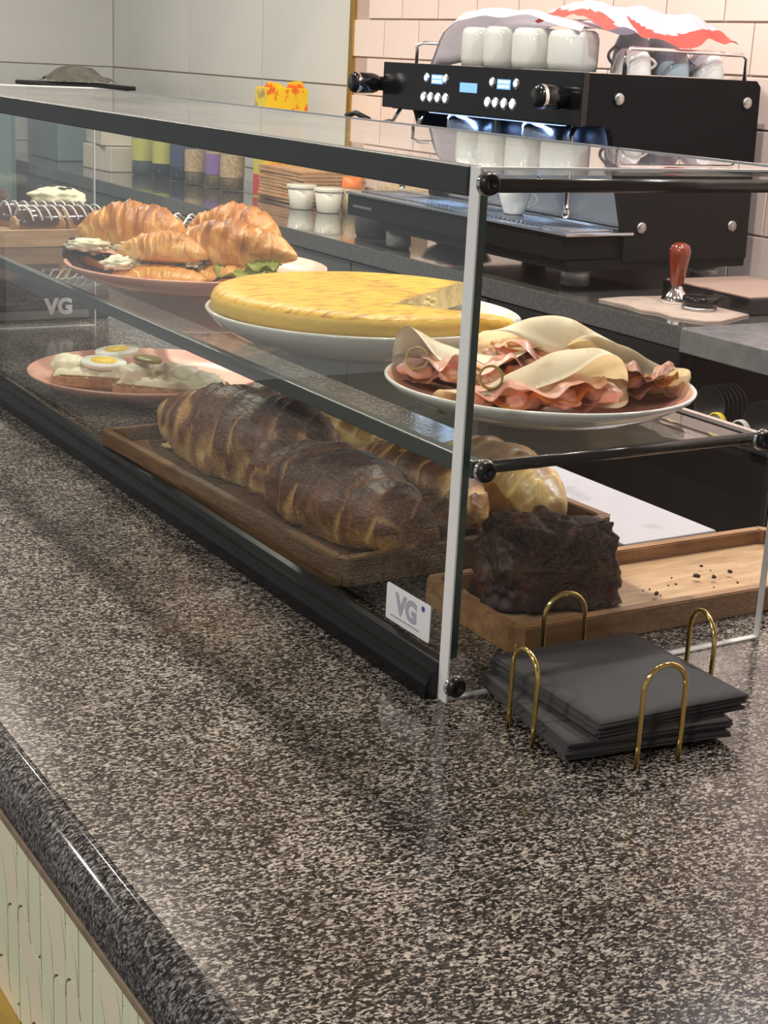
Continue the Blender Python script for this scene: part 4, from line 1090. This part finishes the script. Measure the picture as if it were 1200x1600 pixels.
bm = bm_new(); prism(bm, [(1.36, 1.19), (1.395, 1.185), (1.515, 1.235), (1.525, 1.34), (1.50, 1.47), (1.40, 1.48), (1.33, 1.47), (1.335, 1.38), (1.325, 1.34), (1.34, 1.30), (1.33, 1.25)], WT + .0004, WT + .004); tag(obj('tamping_mat', bm, 'matbeige'), 'worn beige mat under the tamper', 'mat')
bx = thing('knock_box', 'low black box with pinkish card top right of the tamper', 'box', (1.60, 1.36, WT + .0004), -.02)
bm = bm_new(); box(bm, -.09, .14, -.13, .13, 0, .032, .003); obj('box_body', bm, 'panel', bx)
bm = bm_new(); box(bm, -.085, .135, -.125, .125, .0322, .036, .001); obj('card_top', bm, 'card_pink', bx)
bm = bm_new(); tube(bm, [(1.80, 1.22, .055), (1.775, 1.235, .10), (1.77, 1.25, .118), (1.785, 1.262, .112), (1.80, 1.25, .085), (1.775, 1.235, .055), (1.755, 1.22, WT + .006), (1.80, 1.10, WT + .005)], .0045, 8); tag(obj('cable', bm, 'paper_white'), 'looped white cable at the right of the coffee machine', 'cable')
# black pot and canister under the left of the machine
bn = thing('knock_pot', 'black round pot under the left end of the drip tray', 'pot', (1.425, 2.512, WT + .0004))
bm = bm_new(); lathe(bm, [(.0001, .0), (.046, 0), (.052, .006), (.056, .058), (.054, .06), (.050, .056), (.047, .010), (.0001, .008)], 30, cap=False); obj('pot_body', bm, 'cupblack', bn)
bw = thing('bowl', 'pale bowl of red berry sauce behind the machine feet', 'bowl', (1.56, 2.33, WT + .0004))
bm = bm_new(); lathe(bm, [(.0001, 0), (.05, 0), (.075, .012), (.092, .034), (.090, .036), (.072, .018), (.0001, .010)], 36, cap=False); obj('bowl_body', bm, 'plate_white', bw)
o = obj('berry_sauce', lump(.076, .076, .024, 2., .2, 4), 'berry', bw); put(o, (0, 0, .028))
for k, (x, y) in enumerate(((1.566, 3.157 + .03), (1.60, 3.06 + .02))):
    t = thing('ramekin', ['white lidded tub, left of two by the kraft stack', 'white lidded tub, right of two by the kraft stack'][k], 'tub', (x, y, WT + .0004))
    bm = bm_new(); lathe(bm, [(.0001, 0), (.032, 0), (.034, .003), (.042, .062), (.0001, .062)], 28, cap=False); obj('tub_body', bm, 'ramekin', t)
    bm = bm_new(); lathe(bm, [(.045, .0622), (.0455, .069), (.043, .072), (.0001, .072)], 28, cap=False); obj('tub_lid', bm, 'ramekin', t)
for k in range(10):
    bm = bm_new(); box(bm, -.11, .11, -.15, .15, 0, .0095, .002); o = obj('kraft_sleeve', bm, 'kraft'); put(o, (1.70 + .006 * rnd.random(), 3.38 + .012 * rnd.random(), WT + .002 + k * .0105), (0, 0, .05 * (rnd.random() - .5)))
    tag(o, '%s flat kraft brown sleeve of the stack behind the white tubs' % (ORD[9 - k] if k else 'lowest'), 'packaging', 'kraft sleeves in the stack')
jr = thing('spice_jar', 'small seed jar with orange lid beside the kraft stack', 'jar', (1.66, 3.05, WT + .0004))
bm = bm_new(); lathe(bm, [(.0001, 0), (.028, 0), (.028, .075), (.0001, .075)], 24, cap=False); obj('jar_body', bm, 'seeds', jr)
bm = bm_new(); lathe(bm, [(.029, .0752), (.029, .105), (.0001, .105)], 24, cap=False); obj('jar_lid', bm, 'orange', jr)
pj = thing('seed_packet', 'pale yellow packet beside the orange lidded jar', 'packet', (1.72, 2.86, WT + .0004))
bm = bm_new(); box(bm, -.04, .04, -.09, .09, 0, .095, .012); obj('packet_body', bm, 'seeds', pj)
pk = thing('carton', 'tall yellow carton with red print against the tiled wall', 'carton', (1.60, 3.50, WT + .0004))
bm = bm_new(); box(bm, 0, .145, 0, .085, 0, .340, .001); obj('carton_body', bm, 'yellow', pk)
bm = bm_new(); box(bm, -.0012, 0, .003, .082, .0, .338); obj('side_print', bm, 'yellowplain', pk)
bm = bm_new(); box(bm, -.0016, -.0012, .003, .082, .004, .07); obj('red_band', bm, 'redprint', pk)
for s in (0, 1):
    bm = bm_new(); prism(bm, [(.0 + .075 * s, .340), (.07 + .075 * s, .340), (.055 + .075 * s, .352 + .012 * s), (.012 + .075 * s, .358)], .02, .022, 'XZ'); obj('flap', bm, 'yellow', pk)
def jar(label, loc, r, h, mm, label_m, lz=(.3, .75)):
    t = thing('glass_jar', label, 'jar', loc)
    bm = bm_new(); lathe(bm, [(.0001, 0), (r, 0), (r, h * .82), (r * .7, h * .92), (r * .7, h), (.0001, h)], 24, cap=False); obj('jar_glass', bm, 'jar', t)
    bm = bm_new(); lathe(bm, [(.0001, .003), (r * .94, .003), (r * .94, h * .78), (.0001, h * .78)], 24, cap=False); obj('contents', bm, mm, t)
    bm = bm_new(); lathe(bm, [(r * 1.01, h * lz[0]), (r * 1.01, h * lz[1])], 24, cap=False); obj('jar_label', bm, label_m, t)
    bm = bm_new(); lathe(bm, [(r * .72, h), (r * .76, h + .002), (r * .76, h + .018), (.0001, h + .019)], 24, cap=False); obj('jar_lid', bm, 'steel', t)
jar('seed jar with pale label, rightmost of the jar row', (1.60, 3.74, WT + .0004), .040, .150, 'seeds', 'seeds')
jar('jar with purple label left of the rightmost jar', (1.60, 3.86, WT + .0004), .040, .150, 'seeds', 'purple')
jar('seed jar second from the left, left of the purple label', (1.57, 3.97, WT + .0004), .036, .150, 'seeds', 'seeds')
jar('dark blue bottle in the middle of the jar row', (1.58, 4.10, WT + .0004), .045, .165, 'navy', 'navy')
jar('bottle with yellow green label left of the dark blue bottle', (1.56, 4.22, WT + .0004), .04, .170, 'navy', 'olivelabel')
jar('leftmost glass bottle with yellow label', (1.54, 4.36, WT + .0004), .042, .170, 'teal', 'olivelabel')
for k, (zz, lab) in enumerate(((WT + .0006, 'cream carton at the bottom of the pair beyond the jars'), (WT + .092, 'cream carton on top of the pair beyond the jars'))):
    t = thing('carton', lab, 'carton', (1.56, 4.55 + .02 * k, zz), .08 - .2 * k)
    bm = bm_new(); box(bm, -.12, .16, -.10, .14, 0, .088, .003); obj('carton_body', bm, 'whitebox', t)
    bm = bm_new(); box(bm, -.122, .162, .015, .025, .0885, .089); obj('carton_seam', bm, 'kraft', t)
t = thing('box', 'small brown box on top of the cream cartons', 'box', (1.60, 4.60, WT + .1835), .1)
bm = bm_new(); box(bm, -.09, .09, -.09, .10, 0, .07, .003); obj('box_body', bm, 'card_pink', t)
bm = bm_new(); box(bm, -.092, .092, -.005, .005, .0705, .071); obj('box_tape', bm, 'kraft', t)
cb = thing('side_cabinet', 'teal grey cabinet at the far end by the wall', 'cabinet', (0, 0, 0))
bm = bm_new(); box(bm, .70, 1.26, 4.95, 5.40, -1.049, .285, .004); obj('cabinet_body', bm, 'teal', cb)
bm = bm_new(); box(bm, .72, 1.24, 4.935, 4.949, -.20, .270, .003); d = obj('cabinet_door', bm, 'teal', cb)
bm = bm_new(); tube(bm, [(.78, 4.925, .20), (1.18, 4.925, .20)], .006, 8); obj('door_handle', bm, 'steel', d)
bm = bm_new(); box(bm, 1.42, 1.72, 4.93, 5.30, WT + .0005, .305, .006); mw = tag(obj('appliance', bm, 'teal'), 'teal grey appliance on the worktop at the far corner', 'appliance')
bm = bm_new(); box(bm, 1.38, 1.73, 4.90, 5.32, .306, .322, .003); tag(obj('black_tray', bm, 'blackmatte'), 'flat black tray on the appliance in the far corner', 'tray')
def gc(a, b):
    x = 1.42 + a * .26; y = 4.95 + b * .26
    return (x, y, .334 + .055 * sin(pi * a) * sin(pi * b) + .022 * nz(a * 5, b * 5, 1))
cloth('cloth', 'crumpled grey cloth on the flat black tray in the far corner', gc, 'greycloth', 30, 26, .004)
